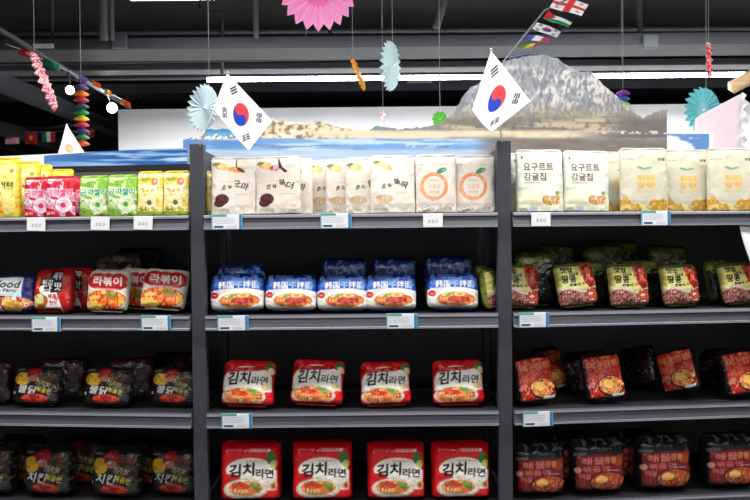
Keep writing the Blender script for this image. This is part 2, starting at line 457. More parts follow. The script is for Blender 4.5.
def yogurt(c):
    c.rect(0, 0, 1, .07, (196,208,226)); c.speck(0, 0, 1, .35, (240,238,205), .5, 3, 4, .8)
    c.text('요구르트', .46, .74, .62, .13, (92,72,52), 1); c.text('감귤칩', .38, .58, .46, .13, (92,72,52), 1)
    c.lines(.16, .46, .55, .5, 1, (120,110,95), 3)
    c.food(.72, .2, .21, .1, [(210,150,100),(238,222,190),(190,110,70),(214,190,110)], 6, 16)
    c.ell(.72, .31, .16, .05, (248,246,240)); c.ell(.84, .31, .05, .03, (150,170,90))
    c.lines(.1, .12, .45, .2, 2, (190,185,160), 4); c.ell(.13, .9, .025, .03, (120,120,120)); c.rect(.62, .89, .8, .9, (170,170,170))
def jelly(c):
    c.speck(0, 0, 1, 1, (216,212,190), .5, 3, 2, .7)
    m = c.Y < .14+.07*np.sin(c.X*9+1)+.03*np.sin(c.X*23)
    c.food(0, 0, 1, 1, [(206,154,56),(220,176,84),(186,136,56),(226,194,116)], 4, 12, mask=m)
    c.text('오감과자', .18, .85, .26, .035, (90,90,80)); c.text('감귤', .86, .85, .16, .04, (90,90,80), 1)
    c.ell(.42, .70, .09, .02, (110,160,110), -.3); c.ell(.56, .70, .09, .02, (130,176,130), .2)
    c.text('제주감귤', .5, .54, .36, .09, (226,170,70), 1); c.text('말랑', .5, .42, .36, .1, (222,160,70), 1)
    c.speck(.3, .3, .7, .6, (240,200,110), .55, 18, 3, .6); c.lines(.3, .3, .7, .35, 2, (190,180,150), 6)
    c.speck(.2, 0, .8, .12, (246,226,160), .6, 9)
def yellow_pouch(c):
    c.speck(0, 0, 1, 1, (226,216,90), .5, 3, 2, .8); c.rect(0, .93, 1, 1, (240,196,30))
    c.rect(.08, .1, .92, .9, (226,224,120)); c.text('버터', .72, .56, .3, .1, BK, 1); c.speck(.08, .1, .92, .9, (236,232,150), .5, 4); c.ring(.75, .4, .14, .1, .12, (200,170,60))
    c.food(.55, .2, .42, .12, [(226,120,50),(240,190,60),(236,214,110),(250,220,150)], 4, 8)
    c.rect(0, 0, 1, .05, (214,206,70)); c.ell(.82, .8, .05, .04, (160,160,90))
def gummy(pal):
    a, b, d, tx, t2 = pal
    def f(c):
        c.food(.5, .5, 2, 2, [a, b, d], 3, 5)
        c.rect(0, .9, .62, 1, d); c.text('과일나라', .3, .945, .5, .06, WH, 1)
        c.poly([(.62,1),(1,1),(1,.62),(.62,.72)], d)
        c.text('과일', .34, .78, .34, .08, t2, 0)
        c.text('곤약젤리', .5, .62, .86, .17, tx, 2, 0, outline=(250,246,246), ow=3)
        c.ring(.66, .3, .28, .2, .45, (232,226,232)); c.ring(.66, .3, .2, .14, .5, b); c.ell(.66, .3, .07, .05, tx)
        c.food(.2, .38, .15, .09, [WH, b, (170,150,150)], 6, 12)
        c.poly([(0,0),(.62,0),(.3,.2),(0,.26)], d); c.text('젤리', .2, .1, .3, .08, b, 1)
        c.lines(.1, .48, .5, .52, 1, t2, 4)
    return f
def lemon(c):
    c.food(.5, .5, 2, 2, [(240,222,130),(246,234,170),(232,200,90)], 3, 4)
    c.rect(0, 0, 1, .1, (150,170,60)); c.ell(.3, .86, .2, .05, (160,170,70)); c.ell(.68, .8, .13, .09, (226,120,90)); c.ell(.7, .82, .07, .05, (240,190,150))
    c.text('배즙젤리', .48, .62, .7, .12, (200,170,60), 1); c.speck(.1, .45, .9, .7, (250,244,214), .5, 12)
    c.ring(.5, .32, .25, .17, .5, (236,226,190)); c.ell(.5, .31, .09, .06, (120,110,60)); c.food(.3, .16, .2, .07, [(120,140,60),(230,210,120)], 3, 14)
    c.food(.75, .16, .2, .07, [(180,190,90),(240,226,150)], 8, 14)

NOOD = [(226,120,50),(240,170,80),(206,76,40),(236,150,70)]
def bowl(c, cx, cy, rx, ry, cols, seed=1, rim=(240,232,220)):
    c.ell(cx, cy, rx, ry, rim); c.food(cx, cy+.01, rx*.88, ry*.82, cols, seed, 12)
def seafood(c):
    c.rect(0, 0, .8, .9, (222,228,232)); c.rect(.8, 0, 1, 1, (34,40,110)); c.rect(0, .9, 1, 1, (34,40,110))
    c.text('Seafood', .36, .71, .78, .19, BK, 1, 0, shear=.15); c.text('Noodle Party', .36, .53, .72, .1, (60,60,64), 1, 0, shear=.15)
    c.rect(.3, .42, .66, .45, (110,190,220)); c.ell(.76, .4, .05, .1, (180,214,232))
    c.food(.5, .2, .5, .2, [(226,170,90),(240,214,150),(190,60,40),(240,236,230)], 4, 9); c.ell(.22, .16, .2, .17, (196,44,36)); c.ell(.24, .17, .1, .08, (240,200,170))
    c.rect(.1, .36, .5, .39, BK); c.food(.66, .15, .15, .14, [(236,180,80),(214,140,50)], 5, 14)
def redblack(c):
    c.poly([(.24,.46),(.62,.44),(.8,0),(.2,0)], (240,236,232))
    c.poly([(.2,.5),(.2,.75),(.4,.78),(.42,.95),(.72,.95),(.76,.46),(.5,.42)], BK)
    c.text('튀김', .36, .66, .26, .14, WH, 1); c.text('새우', .6, .83, .24, .18, WH, 1)
    c.text('다', .38, .52, .24, .16, WH, 1); c.text('맛', .64, .58, .17, .18, WH, 1)
    c.ell(.24, .5, .06, .09, WH); c.text('매콤', .52, .33, .2, .11, (190,40,36), 1); c.text('바삭', .68, .27, .2, .11, (190,40,36), 1); c.text('한맛', .56, .18, .2, .09, (190,40,36), 1)
    c.food(.22, .22, .2, .17, [(200,190,110),(230,220,170),(120,120,60),(190,90,50)], 7, 9); c.ell(.22, .24, .1, .09, (226,212,130))
    c.rect(0, 0, .75, .06, (130,30,24)); c.ell(.12, .65, .06, .16, (214,90,40)); c.rect(.93, 0, 1, 1, (150,20,20))
def rabokki(c):
    c.rect(0, .0, 1, 1, (228,220,206))
    for x in (.27, .5, .74): c.ell(x, .7, .24, .2, (188,26,34))
    c.rect(.1, .56, .9, .74, (188,26,34))
    c.text('라볶이', .5, .7, .66, .22, (246,236,226), 2); c.rect(.2, .5, .85, .535, (206,70,70)); c.lines(.26, .5, .8, .535, 1, WH, 3)
    c.food(.5, .25, .48, .24, [(226,80,30),(240,140,50),(206,50,30),(246,190,80)], 4, 7); c.ell(.22, .3, .12, .05, (240,200,110)); c.food(.62, .36, .14, .06, [(90,130,40),(130,160,60)], 3, 12)
    c.rect(.05, .0, .4, .12, (236,196,90)); c.food(.25, .08, .2, .08, [(240,210,110),(226,160,60)], 8, 12); c.rect(.4, 0, .95, .05, (120,40,30))
    c.rect(.95, 0, 1, 1, (200,196,180)); c.rect(0, 0, .04, 1, (210,206,190))
def banmian(c):
    c.rect(0, .5, 1, 1, (24,70,176)); c.rect(0, 0, 1, .5, (226,220,214)); c.ell(.5, .44, .52, .12, (226,220,214)); c.speck(0, .84, 1, 1, (16,36,96), .5, 8)
    c.text('韩国干拌面', .54, .66, .74, .2, (236,240,250), 1, 0, outline=(16,40,120), ow=2)
    c.lines(.2, .84, .6, .93, 2, (200,214,240), 4); c.speck(0, .5, 1, .98, (110,160,220), .66, 9, 5, .7); c.ell(.12, .72, .05, .1, (70,130,210)); c.ell(.95, .75, .06, .1, (90,150,220))
    bowl(c, .55, .22, .42, .24, [(214,110,50),(232,150,80),(196,70,40),(226,170,110)], 5)
    c.food(.6, .22, .2, .09, [(150,30,30),(190,60,50)], 6, 18); c.ell(.62, .36, .11, .06, (240,206,140)); c.ell(.62, .36, .055, .035, (236,160,50)); c.food(.4, .34, .12, .05, [(240,214,150),(120,150,60)], 6, 14)
    c.ell(.1, .38, .075, .085, (196,30,36)); c.rect(.06, .375, .14, .39, WH); c.rect(.0, 0, 1, .03, (190,190,196))
def peanuts(c):
    c.rect(0, 0, 1, 1, (196,192,104)); c.speck(0, .4, 1, 1, (212,208,140), .5, 3, 4, .7); c.rect(0, .93, 1, 1, (110,106,50))
    m = c.Y < .4+.06*np.sin(c.X*7)
    c.fill(m, (206,190,174)); c.food(0, 0, 1, 1, [(116,36,32),(200,176,160),(140,56,46),(92,28,26),(180,140,120)], 4, 19, mask=c.Y < .33+.06*np.sin(c.X*7))
    c.poly([(.6,.96),(.93,.94),(1,.45),(.8,.36),(.68,.5)], (140,26,24)); c.text('견과류', .8, .72, .1, .3, (232,150,110), 1)
    c.speck(.6, .4, 1, .95, (206,80,50), .6, 14)
    c.text('맛있', .28, .85, .28, .13, BK, 2); c.text('땅콩', .3, .63, .36, .18, BK, 2); c.text('카라멜', .44, .745, .24, .06, (60,60,40), 1); c.text('한봉지', .42, .48, .26, .07, BK, 1)
    c.food(.85, .22, .2, .16, [(230,190,170),(150,40,36),(190,80,60)], 9, 12)
def spicy(word, dim=1):
    def f(c):
        c.speck(0, 0, 1, 1, (44,42,44), .58, 8)
        c.rect(.04, .88, .22, .92, (170,170,170), .6)
        c.food(.22, .65, .17, .17, [(226,170,30),(240,200,60),(206,140,20)], 5, 11)
        c.ell(.44, .83, .16, .13, (170,22,28)); c.ell(.38, .76, .08, .08, (150,18,22)); c.food(.45, .68, .1, .08, [(230,220,210),(200,120,100)], 3, 9)
        c.food(.72, .72, .17, .13, [(150,40,30),(60,40,30),(90,80,40)], 6, 10)
        c.text(word[0], .35, .38, .38, .21, (235,235,228), 1, -.1, outline=BK, ow=2, shear=.15); c.text(word[1], .69, .37, .32, .12, (220,196,80), 1, -.22, outline=(50,40,20), ow=1); c.text('매운', .62, .5, .24, .07, (214,200,170), 0, -.3)
        c.text('치즈맛', .66, .57, .3, .1, (226,200,150), 1, -.25)
        c.ell(.52, .14, .3, .13, (150,30,22)); c.food(.52, .16, .27, .1, [(206,60,34),(226,90,50),(190,40,28)], 3, 8); c.ell(.52, .18, .12, .04, (160,30,22))
        c.lines(.78, .1, .98, .3, 4, (150,150,150), 5); c.ell(.05, .28, .03, .04, (200,200,200))
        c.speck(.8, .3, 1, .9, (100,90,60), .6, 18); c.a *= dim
    return f
def kimchi(c, multi=False):
    c.rect(0, 0, 1, 1, (224,22,32))
    c.ell(.5, .52, .47, .36, (240,236,228)); c.rect(.03, .3, .97, .5, (240,236,228)); c.poly([(0,.82),(.9,.88),(.9,.8),(.1,.72)], (176,12,22))
    c.text('김치', .34, .6, .42, .28, BK, 2, .08, shear=.12); c.text('라면', .74, .55, .3, .19, BK, 1, -.03)
    c.lines(.46, .74, .8, .79, 1, (200,80,80), 3)
    c.ell(.9, .86, .08, .1, (70,120,50)); c.ell(.93, .76, .06, .08, (226,214,160)); c.ell(.86, .4, .08, .07, (222,196,140))
    bowl(c, .44, .19, .42, .22, [(226,120,60),(240,180,110),(200,70,40),(236,206,150)], 5, (226,214,196))
    c.ell(.62, .3, .12, .05, (110,160,60), -.5); c.food(.4, .25, .16, .06, [(206,60,40),(226,110,60)], 9, 14)
    c.rect(.0, 0, 1, .05, (170,14,24)); c.speck(0, .9, 1, 1, (226,60,60), .6, 9)
def kimchi_multi(c):
    c.rect(0, 0, 1, 1, (226,24,34)); c.rect(0, .86, 1, 1, (200,16,26)); c.rect(.5, .885, .85, .93, (230,190,190)); c.lines(.5, .88, .85, .935, 1, (200,18,26), 2)
    c.ell(.52, .56, .4, .22, (240,234,226)); c.rect(.14, .2, .95, .55, (240,234,226)); c.ell(.2, .3, .2, .2, (226,24,34)); 
    c.text('김치', .38, .56, .4, .22, BK, 2, .08, shear=.12); c.text('라면', .755, .5, .28, .15, BK, 1, -.03); c.lines(.45, .7, .8, .73, 1, (180,90,80), 3)
    c.ell(.86, .77, .08, .11, (60,110,50)); c.ell(.9, .66, .06, .07, (190,200,110)); c.ell(.9, .28, .06, .07, (226,190,130)); c.ell(.9, .28, .03, .04, (190,50,40))
    c.ell(.44, .22, .36, .19, (214,196,176)); c.ell(.44, .23, .33, .16, (236,226,210)); c.food(.44, .24, .29, .13, [(226,130,60),(240,190,120),(196,60,36),(230,200,140)], 5, 12)
    c.ell(.6, .27, .1, .05, (110,150,60), -.5); c.food(.38, .27, .14, .05, [(206,60,40),(226,110,60)], 9, 14); c.rect(0, 0, 1, .04, (150,10,18)); c.rect(0, 0, .03, .9, (226,60,60), .5)
def redpack(c):
    c.rect(0, 0, 1, 1, (30,22,22)); m = (c.X > .1) & (c.X < .96) & (c.Y < .95) & (c.Y > .05)
    c.food(0, 0, 1, 1, [(176,30,24),(206,56,34),(150,22,20),(226,96,60)], 4, 13, mask=m)
    c.text('매운', .36, .76, .4, .17, (214,120,70), 1); c.text('짬뽕', .72, .78, .36, .17, (226,130,70), 1, .1)
    c.text('볶음', .34, .52, .38, .17, (206,110,90), 1); c.ell(.64, .28, .33, .23, (60,20,16)); c.food(.64, .29, .3, .2, [(230,150,60),(206,90,40),(240,200,130),(170,50,26)], 6, 18)
    c.ell(.58, .33, .12, .1, (240,190,90)); c.food(.2, .3, .12, .1, [(150,30,30),(206,120,100)], 7, 12); c.rect(.62, .04, .92, .1, (220,220,214))
def redpack_multi(c):
    c.rect(0, 0, 1, 1, (26,26,26)); c.speck(0, .84, 1, 1, (84,88,88), .64, 14, 5); c.rect(.03, .72, .24, .78, (120,130,130), .7)
    m = (c.X > .06) & (c.X < .93) & (c.Y < .74) & (c.Y > .1)
    c.food(0, 0, 1, 1, [(120,22,22),(146,38,30),(96,18,18),(110,28,36)], 4, 13, mask=m)
    c.ell(.8, .62, .11, .1, (160,60,24)); c.text('해물', .34, .62, .42, .13, (206,120,110), 1); c.text('짬뽕', .66, .63, .22, .12, (206,130,90), 1)
    c.text('볶음면', .4, .47, .5, .11, (186,90,90), 1); c.lines(.6, .42, .9, .46, 1, (200,190,190), 3); c.text('매운', .2, .34, .2, .1, (186,90,90), 1)
    c.ell(.62, .22, .36, .2, (50,20,14)); c.food(.62, .23, .32, .17, [(176,66,34),(206,120,60),(130,40,24),(160,56,30)], 6, 16); c.ell(.5, .27, .12, .07, (226,170,90)); c.ell(.08, .45, .05, .06, (220,160,140))

pk = dict(name='snack_pouch', body='pouch')
pack('A1', 0.136, 0.165, .030, konjac(1, 1, ('소싱', '군마')), (228,219,208), M['matte'], 'pouch', 3, seals=('top',), **pk)
pack('A2', 0.136, 0.165, .030, konjac(1, 2, ('안심', '묵더')), (228,217,206), M['matte'], 'pouch', 4, seals=('top',), **pk)
pack('A3', 0.132, 0.163, .026, konjac(1, 0, ('손스', '쫄깃'), BK, False, False), (230,221,208), M['matte'], 'pouch', 5, seals=('top',), **pk)
pack('A6', 0.134, 0.165, .030, konjac(1, 0, ('소싱', '뚝딱'), BK, False, True), (230,221,208), M['matte'], 'pouch', 6, seals=('top',), **pk)
pack('B', 0.122, 0.166, .034, orange_circle, (224,213,202), M['matte'], 'pouch', 7, seals=('top',), **pk)
pack('Cy', 0.142, 0.176, .034, yogurt, (226,229,214), M['matte'], 'pouch', 8, seals=('top',), **pk)
pack('D', 0.152, 0.185, .036, jelly, (208,204,182), M['matte'], 'pouch', 9, seals=('top',), **pk)
pack('Y', 0.150, 0.180, .036, yellow_pouch, (228,198,64), M['film'], 'pouch', 10, seals=('top',), **pk)
pack('GP', 0.092, 0.117, .026, gummy([(226,120,150),(240,190,210),(196,30,50),(214,60,110),(226,110,150)]), (200,40,60), M['film'], 'pouch', 11, seals=('top',), **pk)
pack('GG', 0.094, 0.117, .026, gummy([(170,206,110),(206,230,160),(130,180,60),(50,150,110),(110,170,110)]), (160,200,80), M['film'], 'pouch', 12, seals=('top',), **pk)
pack('GL', 0.080, 0.126, .026, lemon, (226,204,80), M['film'], 'pouch', 13, seals=('top',), **pk)
pack('S', 0.170, 0.115, .05, seafood, (34,40,110), M['film'], 'pillow', 21)
pack('K', 0.125, 0.130, .045, redblack, (186,26,26), M['film'], 'pillow', 22)
pack('Q', 0.130, 0.127, .045, rabokki, (214,206,190), M['film'], 'pillow', 23)
pack('N', 0.156, 0.109, .055, banmian, (30,56,130), M['film'], 'pillow', 24, crease=.0028)
pack('P', 0.124, 0.130, .05, peanuts, (120,122,50), M['film'], 'pillow', 25, crease=.0028)
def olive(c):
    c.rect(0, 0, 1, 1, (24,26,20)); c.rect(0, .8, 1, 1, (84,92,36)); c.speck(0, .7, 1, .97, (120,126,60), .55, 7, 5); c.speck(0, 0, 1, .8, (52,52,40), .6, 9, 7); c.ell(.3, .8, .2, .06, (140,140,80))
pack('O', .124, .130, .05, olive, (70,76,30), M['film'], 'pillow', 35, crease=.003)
def maroon(c):
    c.rect(0, 0, 1, 1, (22,16,18)); c.speck(0, 0, 1, 1, (50,18,26), .55, 5, 5); c.rect(0, .9, 1, 1, (74,18,34)); c.speck(0, 0, 1, 1, (80,70,66), .76, 16, 8)
pack('J', .145, .128, .045, maroon, (40,14,22), M['film'], 'pillow', 36, crease=.003)
def greytop(c):
    c.rect(0, 0, 1, 1, (110,106,100)); c.rect(.1, .72, .9, .86, (70,40,44)); c.speck(0, 0, 1, 1, (150,146,136), .6, 9, 5)
pack('G', .150, .130, .05, greytop, (110,108,104), M['film'], 'pillow', 37, crease=.003)
def blue_painted_shade(c):  # blue noodle print darkened, shade under the shelf painted into its colours
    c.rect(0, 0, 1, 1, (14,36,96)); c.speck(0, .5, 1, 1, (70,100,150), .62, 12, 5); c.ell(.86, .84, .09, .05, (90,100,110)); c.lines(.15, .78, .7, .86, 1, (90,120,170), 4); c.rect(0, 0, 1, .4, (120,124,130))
pack('NB', .156, .150, .055, blue_painted_shade, (14,34,90), M['film'], 'pillow', 38, crease=.003)
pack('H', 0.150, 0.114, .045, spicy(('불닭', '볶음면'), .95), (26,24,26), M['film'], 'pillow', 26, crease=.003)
pack('T', 0.162, 0.134, .05, kimchi, (216,20,30), M['film'], 'pillow', 27, crease=.003)
pack('V', 0.126, 0.138, .045, redpack, (26,22,22), M['film'], 'pillow', 28, crease=.004)
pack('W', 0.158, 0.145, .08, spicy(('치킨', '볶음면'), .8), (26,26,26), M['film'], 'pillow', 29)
pack('X', 0.180, 0.165, .10, kimchi_multi, (222,22,32), M['film'], 'block', 30, crease=.0026)
pack('Z', 0.160, 0.150, .09, redpack_multi, (24,24,24), M['film'], 'pillow', 31, crease=.003)
# ------------------------------------------------------------------ stock on the shelves
def row(items):
    for it in items:
        kind, bay, sh, px, d, lean, rz, tilt, label, group = it[:10]
        sc = it[10] if len(it) > 10 else 1.
        s3 = sc if isinstance(sc, tuple) else (sc, sc, sc); sc = s3[0]
        p, r0, t = spot(bay, px, d, SH[sh])
        nm, _, W, H, T = PACKS[kind]
        th = T*sc*(.5 if nm == 'snack_pouch' else .32)
        p.z += th*math.sin(R(abs(lean))) + W*.5*sc*abs(math.sin(R(tilt))) + .001
        put(kind, label, 'pouch' if nm == 'snack_pouch' else 'instant noodles' if kind not in 'PO' else 'nut snack', group, p,
            (-R(lean), R(tilt), r0+R(rz)), s3)

g = 'yellow fruit jelly pouches'
row([('Y','L',0, -2, .05, 3, 0, 0, 'big yellow fruit pouch cut by the left photo edge, foremost of the yellow ones', g),
     ('Y','L',0, 19, .14, 3, 0, 0, 'yellow pouch standing just behind the big foremost yellow pouch at far left', g, .98),
     ('Y','L',0, 31, .24, 3, 0, 0, 'yellow pouch, third back in the line behind the pink striped pouches', g, .98),
     ('Y','L',0, 54, .34, 3, 0, 0, 'yellow pouch at the back whose orange top rises over the second pink pouch', g, .94)])
g = 'small ring candy pouches'
row([('GP','L',0, 39, .045, 2, 0, 0, 'small pink and red pouch, leftmost of the pink ones, above the first white price card', g),
     ('GP','L',0, 61, .022, 2, 0, 0, 'small pink and red pouch with a full pink ring, beside the green pouches', g),
     ('GP','L',0, 68, .075, 2, 0, 0, 'small red pouch mostly hidden between the pink ring pouch and the green ones', g),
     ('GG','L',0, 95, .035, 2, 0, 0, 'small green ring candy pouch, the left one of the two green pouches', g),
     ('GG','L',0, 123, .022, 2, 0, 0, 'small green ring candy pouch, the right one of the two, beside pale yellow pouches', g),
     ('GL','L',0, 151, .022, 2, 0, 0, 'small pale yellow pouch directly right of the green pouches', g),
     ('GL','L',0, 155, .065, 2, 0, 0, 'pale yellow pouch hidden behind and between the two front pale yellow ones', g),
     ('GL','L',0, 177, .022, 2, 0, 0, 'small pale yellow pouch at the right end of the left top shelf, by the post', g)])
g = 'cream root snack pouches'
row([('GL','C',0, 214, .082, 2, 80, 0, 'yellow pouch seen as a sliver behind the left post on the middle top shelf', 'small ring candy pouches'),
     ('A1','C',0, 234, .022, 3, 0, 0, 'cream snack pouch with a dark brown blob, leftmost on the middle top shelf', g),
     ('A2','C',0, 279, .022, 3, 0, -1, 'cream snack pouch with a dark root drawing, second from the left post', g),
     ('A1','C',0, 291, .070, 3, 0, 0, 'cream snack pouch with brown writing, half hidden behind the second front pouch', g),
     ('A3','C',0, 328, .115, 3, 0, 0, 'narrow showing cream pouch, backmost of the four overlapping carrot pouches', g),
     ('A3','C',0, 347, .083, 3, 0, 0, 'cream carrot pouch, second from left of the four overlapping ones', g),
     ('A3','C',0, 367, .053, 3, 0, 0, 'cream carrot pouch, third from left of the four overlapping ones', g),
     ('A6','C',0, 393, .021, 3, 0, 0, 'cream pouch with a whole orange root, foremost of the four overlapping ones', g),
     ('B','C',0, 436, .022, 2, 0, 0, 'cream pouch with an orange circle and green leaf, left one of the pair', 'orange circle chip pouches'),
     ('B','C',0, 475, .040, 2, 0, 0, 'cream pouch with an orange circle and green leaf, right one beside the post', 'orange circle chip pouches')])
g = 'white yogurt snack pouches'
row([('Cy','R',0, 532, .085, 2, 0, 0, 'pale pouch edge peeking out behind the left white yogurt pouch by the post', g),
     ('Cy','R',0, 540, .022, 3, 0, 0, 'white yogurt snack pouch with bold brown writing, next to the post', g, 1.02),
     ('Cy','R',0, 586, .030, 3, 0, 1, 'white yogurt snack pouch with bold brown writing, the right one of the two', g)])
g = 'pale citrus jelly pouches'
row([('D','R',0, 624, .090, 2, 0, 0, 'tan pouch half hidden behind the left pale citrus pouch', g, .98),
     ('D','R',0, 644, .024, 2, 0, 0, 'pale pouch with a golden foot and citrus print, leftmost of the three front ones', g),
     ('D','R',0, 686, .062, 2, 0, 0, 'pale pouch with a golden foot, middle one of the three front citrus pouches', g),
     ('D','R',0, 706, .110, 2, 0, 0, 'pale citrus pouch hidden in the gap between the middle and right front ones', g),
     ('D','R',0, 731, .024, 2, 0, 0, 'pale pouch with a golden foot, rightmost whole one of the front citrus pouches', g)])
# second shelf
g = 'stir noodle packs of the left second shelf'
row([('S','L',1, 8, .045, 14, 0, 0, 'white and navy seafood noodle pack cut by the left edge of the photo', g),
     ('K','L',1, 53, .045, 14, 3, 1, 'red noodle pack with a black patch of white writing, beside the seafood pack', g),
     ('K','L',1, 72, .125, 12, 6, 2, 'red noodle pack hidden behind the one with the black patch', g),
     ('Q','L',1, 107, .040, 14, 2, 2, 'white noodle pack with red cloud lettering, left one of the front pair', g),
     ('Q','L',1, 134, .125, 12, -6, 4, 'white and red noodle pack squeezed between the two front cloud lettered packs', g, .98),
     ('G','L',1, 118, .210, 6, 0, 0, 'grey topped noodle pack at the back left, above the cloud lettered pack', g, (1, 1, 1.3)),
     ('J','L',1, 138, .290, 6, 5, 0, 'red topped noodle pack at the very back behind the cloud lettered packs', g, (1.1, 1, 1.47)),
     ('Q','L',1, 162, .050, 22, 6, 5, 'white noodle pack with red cloud lettering, leaning back by the post', g, (1.08, 1, 1))])
g = 'blue dry noodle packs'
row([('N','C',1, 242, .110, 12, 2, -2, 'blue noodle pack standing behind the leftmost blue one', g, (1, 1, 1.22)),
     ('N','C',1, 238, .036, 16, 2, -1, 'blue noodle pack with a red chilli bowl, leftmost in the front row', g, 1.04),
     ('N','C',1, 291, .036, 17, 0, 1, 'blue noodle pack with a red chilli bowl, second from left in the front row', g),
     ('N','C',1, 343, .036, 17, 0, 0, 'blue noodle pack with a red chilli bowl, middle of the five in front', g),
     ('NB','C',1, 345, .148, 4, 0, 0, 'blue noodle pack painted dark for shelf shade, rising behind the middle blue one', g, (.93, 1, 1.02)),
     ('N','C',1, 391, .036, 17, 0, 0, 'blue noodle pack with a red chilli bowl, fourth from left, above a price label', g),
     ('NB','C',1, 395, .148, 4, 0, 0, 'blue noodle pack painted dark for shelf shade, rising behind the fourth blue one', g, (.90, 1, 1.02)),
     ('N','C',1, 453, .036, 17, 0, 1, 'blue noodle pack with a red chilli bowl, rightmost in the front row', g),
     ('NB','C',1, 449, .145, 4, 0, 0, 'blue noodle pack painted dark for shelf shade, rising behind the rightmost blue one', g, (1.0, 1, 1.05))])
g = 'yellow and red peanut snack bags'
row([('P','C',1, 492, .085, 8, 74, 0, 'yellow peanut bag seen edge on, first beside the rightmost blue noodle pack', g, .95),
     ('O','C',1, 486, .215, 8, 70, 0, 'yellow peanut bag edge on and half in shade behind the right post', g, 1.0),
     ('P','R',1, 519, .064, 13, 0, 2, 'yellow and red peanut bag in front, tucked against the post', g),
     ('P','R',1, 579, .040, 14, 2, -5, 'yellow and red peanut bag, second in the front row from the post', g),
     ('P','R',1, 630, .040, 13, 0, -1, 'yellow and red peanut bag, third in the front row from the post', g),
     ('P','R',1, 682, .040, 13, 3, -2, 'yellow and red peanut bag, fourth in the front row from the post', g, .96),
     ('P','R',1, 742, .040, 14, 4, -5, 'yellow and red peanut bag, cut by the right edge of the photo', g, .96),
     ('O','R',1, 534, .150, 9, -8, 2, 'olive topped bag in shade behind the first peanut bag by the post', g, (1.05, 1, 1.3)),
     ('O','R',1, 556, .240, 6, 8, 3, 'olive topped bag deep on the shelf between the first and second peanut bags', g, (1.1, 1, 1.42)),
     ('O','R',1, 587, .120, 9, 5, 0, 'dark olive bag directly behind the second peanut bag', g, 1.04),
     ('O','R',1, 606, .200, 6, -6, -2, 'olive topped bag deep on the shelf left of the third peanut bag', g, (1.1, 1, 1.42)),
     ('O','R',1, 620, .290, 4, 6, 3, 'backmost olive topped bag, above the third peanut bag', g, (1.1, 1, 1.5)),
     ('O','R',1, 642, .120, 9, 4, 0, 'dark olive bag directly behind the third peanut bag', g, 1.06),
     ('O','R',1, 668, .200, 6, -4, 2, 'olive topped bag deep on the shelf left of the fourth peanut bag', g, (1.1, 1, 1.38)),
     ('O','R',1, 722, .120, 10, 35, -4, 'dark bag turned away behind the last peanut bag at right', g, 1.02)])
# third shelf
g = 'black spicy noodle packs on the third shelf'
row([('J','L',2, -12, .06, 12, 20, 0, 'black and dark red noodle pack cut by the left photo edge on the third shelf', g),
     ('H','L',2, 36, .045, 16, 2, 2, 'black spicy noodle pack, left one of the three in front on the third shelf', g),
     ('J','L',2, 64, .130, 10, 25, 2, 'black noodle pack turned sideways behind the left black pack', g),
     ('H','L',2, 107, .045, 16, 2, 2, 'black spicy noodle pack, middle one of the three in front on the third shelf', g),
     ('J','L',2, 134, .135, 10, 25, -2, 'black noodle pack turned sideways behind the middle black pack', g),
     ('H','L',2, 173, .064, 16, 2, 3, 'black spicy noodle pack beside the left post on the third shelf', g, .95),
     ('J','L',2, 172, .230, 8, -6, 0, 'black noodle pack in shade behind the one beside the left post', g, 1.05)])
g = 'red kimchi noodle packs on the third shelf'
row([('T','C',2, 247, .040, 17, -3, 2, 'red kimchi noodle pack, leftmost of four, above the label on the third shelf', g),
     ('T','C',2, 316, .040, 20, -3, 3, 'red kimchi noodle pack with crumpled corners, second of the four', g),
     ('T','C',2, 386, .040, 17, 0, -1, 'red kimchi noodle pack, third of the four on the third shelf', g, .96),
     ('T','C',2, 459, .040, 17, 0, -1, 'red kimchi noodle pack, rightmost of the four near the right post', g, .98)])
g = 'red and black spicy noodle packs on the third shelf'
row([('V','R',2, 537, .040, 13, 4, -5, 'crinkled red noodle pack leaning near the post on the right third shelf', g),
     ('V','R',2, 550, .210, 8, 25, -3, 'black backed noodle pack in shade behind the first crinkled red one', g),
     ('V','R',2, 606, .040, 14, -4, -6, 'crinkled red noodle pack, second from the post on the right third shelf', g),
     ('J','R',2, 588, .135, 10, -40, -8, 'dark noodle pack edge left of and behind the second crinkled red one', g),
     ('J','R',2, 640, .195, 10, -55, -14, 'dark red noodle pack slumping left of the strongly tilted one', g, .95),
     ('V','R',2, 683, .065, 14, -42, -18, 'strongly tilted narrow looking red noodle pack, third from the post', g, .95),
     ('J','R',2, 722, .140, 10, -60, -12, 'black noodle pack turned edge on left of the last red one', g, .95),
     ('V','R',2, 745, .040, 13, 0, -7, 'crinkled red noodle pack cut by the right photo edge on the third shelf', g)])
